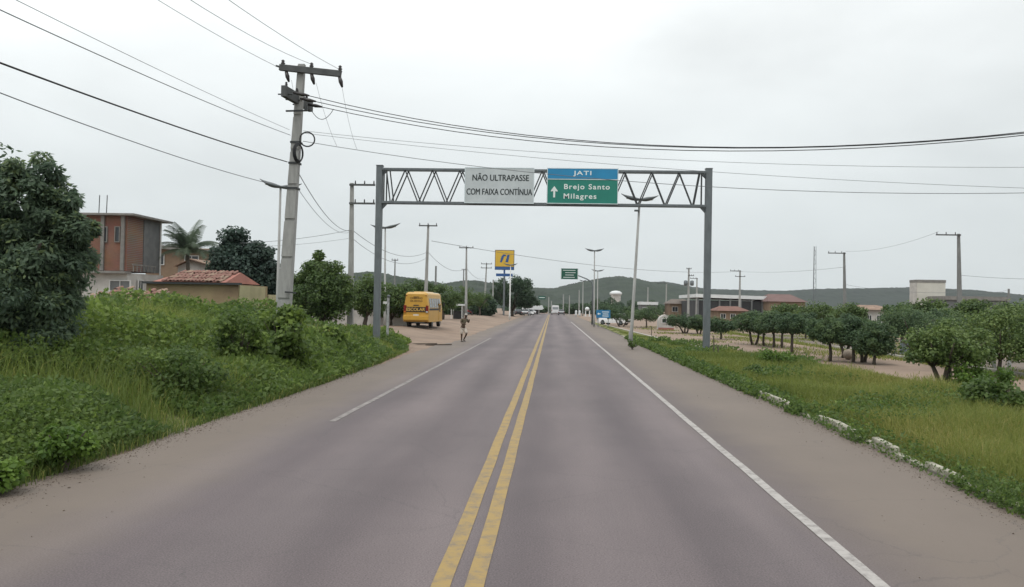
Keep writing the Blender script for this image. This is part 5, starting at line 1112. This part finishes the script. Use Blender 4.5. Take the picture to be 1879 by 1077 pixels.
gravel('gravel', 'loose gravel along the left shoulder edge', xl, yy, rng.uniform(.004, .011, 5000)**1.0*np.where(rng.uniform(0, 1, 5000) < .04, 2.2, 1))
yy = 4*np.power(60/4, rng.uniform(0, 1, 3500)); xr_ = 5.55 - np.abs(rng.normal(0, .2, 3500)); xr_ = np.where(rng.uniform(0, 1, 3500) < .03, rng.uniform(3.2, 5.4, 3500), xr_)
gravel('gravel', 'loose gravel along the right shoulder below the kerb', xr_, yy, rng.uniform(.004, .010, 3500)*np.where(rng.uniform(0, 1, 3500) < .04, 2.2, 1))

# countable shrubs
def shrub(label, c, r, h, m, n, leaf, tm=.45, wr=.36, stems=7):
    zg = gzf(c[0], c[1]); t = thing('shrub', label, 'shrub', (c[0], c[1], zg)); mb = MB()
    for k in range(stems):
        a = 2*PI*k/stems; e_ = Vector((math.cos(a)*r*.6, math.sin(a)*r*.6, h*.75)); mb.tube([(0, 0, -.05), e_*.5+Vector((0, 0, h*.12)), e_], [.025, .018, .008], 5)
    mb.build('stem', M_trunk, t); p, o, ct = crown_points(n, r, r, h*.5, 26, .34, .2); p[:, 2] += h*.55
    link('foliage', leaves_mesh('foliage', p, o, leaf, m, np.clip(tm+(ct-.5)*.5+rng.normal(0, .15, len(p)), 0, 1), wr, .25), t)
def sh(label, px, d, ptop, half, m, leaf, n, tm=.45, **k):
    q = P(px, 590, d); zg = gzf(q.x, d); h = max(.4, P(px, ptop, d).z-zg); shrub(label, (q.x, d), half/(FPX/d), h, m, n, leaf, tm, **k)
sh('large-leaved shrub at the foot of the leaning pole', 520, 24, 556, 58, M_weed, .17, 2400, .85, wr=.42)
sh('large-leaved shrub between the leaning pole and bushy tree', 600, 30, 584, 50, M_weed, .17, 1700, .8, wr=.42)
sh('rounded green shrub left of the leaning pole\'s foot', 440, 22, 562, 60, M_weed, .12, 2600, .62)
sh('leafy shrub in front of the ochre house\'s left half', 300, 34, 538, 60, M_weed, .13, 2600, .62)
sh('leafy shrub below the ochre house\'s yellow side wall', 425, 36, 550, 50, M_weed, .13, 2200, .66)
sh('bright leafy shrub at the lower left beside the shoulder', 125, 10.6, 770, 62, M_weedb, .075, 2200, .4)
sh('bright leafy sprig at the bottom left picture edge', 0, 9.2, 862, 48, M_weedb, .075, 1300, .45)
sh('pale-leaved shrub behind the bright one at the lower left', 45, 12.0, 752, 90, M_weed, .13, 1500, .55)
sh('dark green shrub in the middle of the left bank', 320, 17, 636, 105, M_weed, .09, 4200, .58)
sh('green shrub on the right verge beside the gantry\'s right post', 1425, 32, 642, 36, M_weedb, .10, 1500, .35)
sh('lower green shrub on the right verge in front of the gantry shrub', 1385, 27.5, 668, 26, M_weed, .09, 900, .45)
sh('dark leafy shrub at the right picture edge', 1842, 18.5, 700, 75, M_weed, .11, 3000, .45)
sh('yellowish low shrub under the three-stemmed lot tree', 1800, 24, 668, 55, M_weedb, .10, 2000, .25)
sh('small weed tuft at the foot of the tall right-hand lamp', 1161, 45, 622, 9, M_weed, .10, 250, .4)

# ------------------------------------------------------------------ humid air
hz = MB().box((0, 1200, 88), (6000, 5200, 182)).build('haze', mat('haze_placeholder', (1, 1, 1)))
hm = bpy.data.materials.new('haze_air'); hm.use_nodes = True; n = hm.node_tree.nodes; n.clear(); om = n.new('ShaderNodeOutputMaterial'); pv = n.new('ShaderNodeVolumePrincipled')
pv.inputs['Color'].default_value = (.92, .95, .97, 1); pv.inputs['Density'].default_value = .00009; pv.inputs['Anisotropy'].default_value = .2
hm.node_tree.links.new(pv.outputs[0], om.inputs['Volume']); hz.data.materials.clear(); hz.data.materials.append(hm); struct(hz, 'stuff')
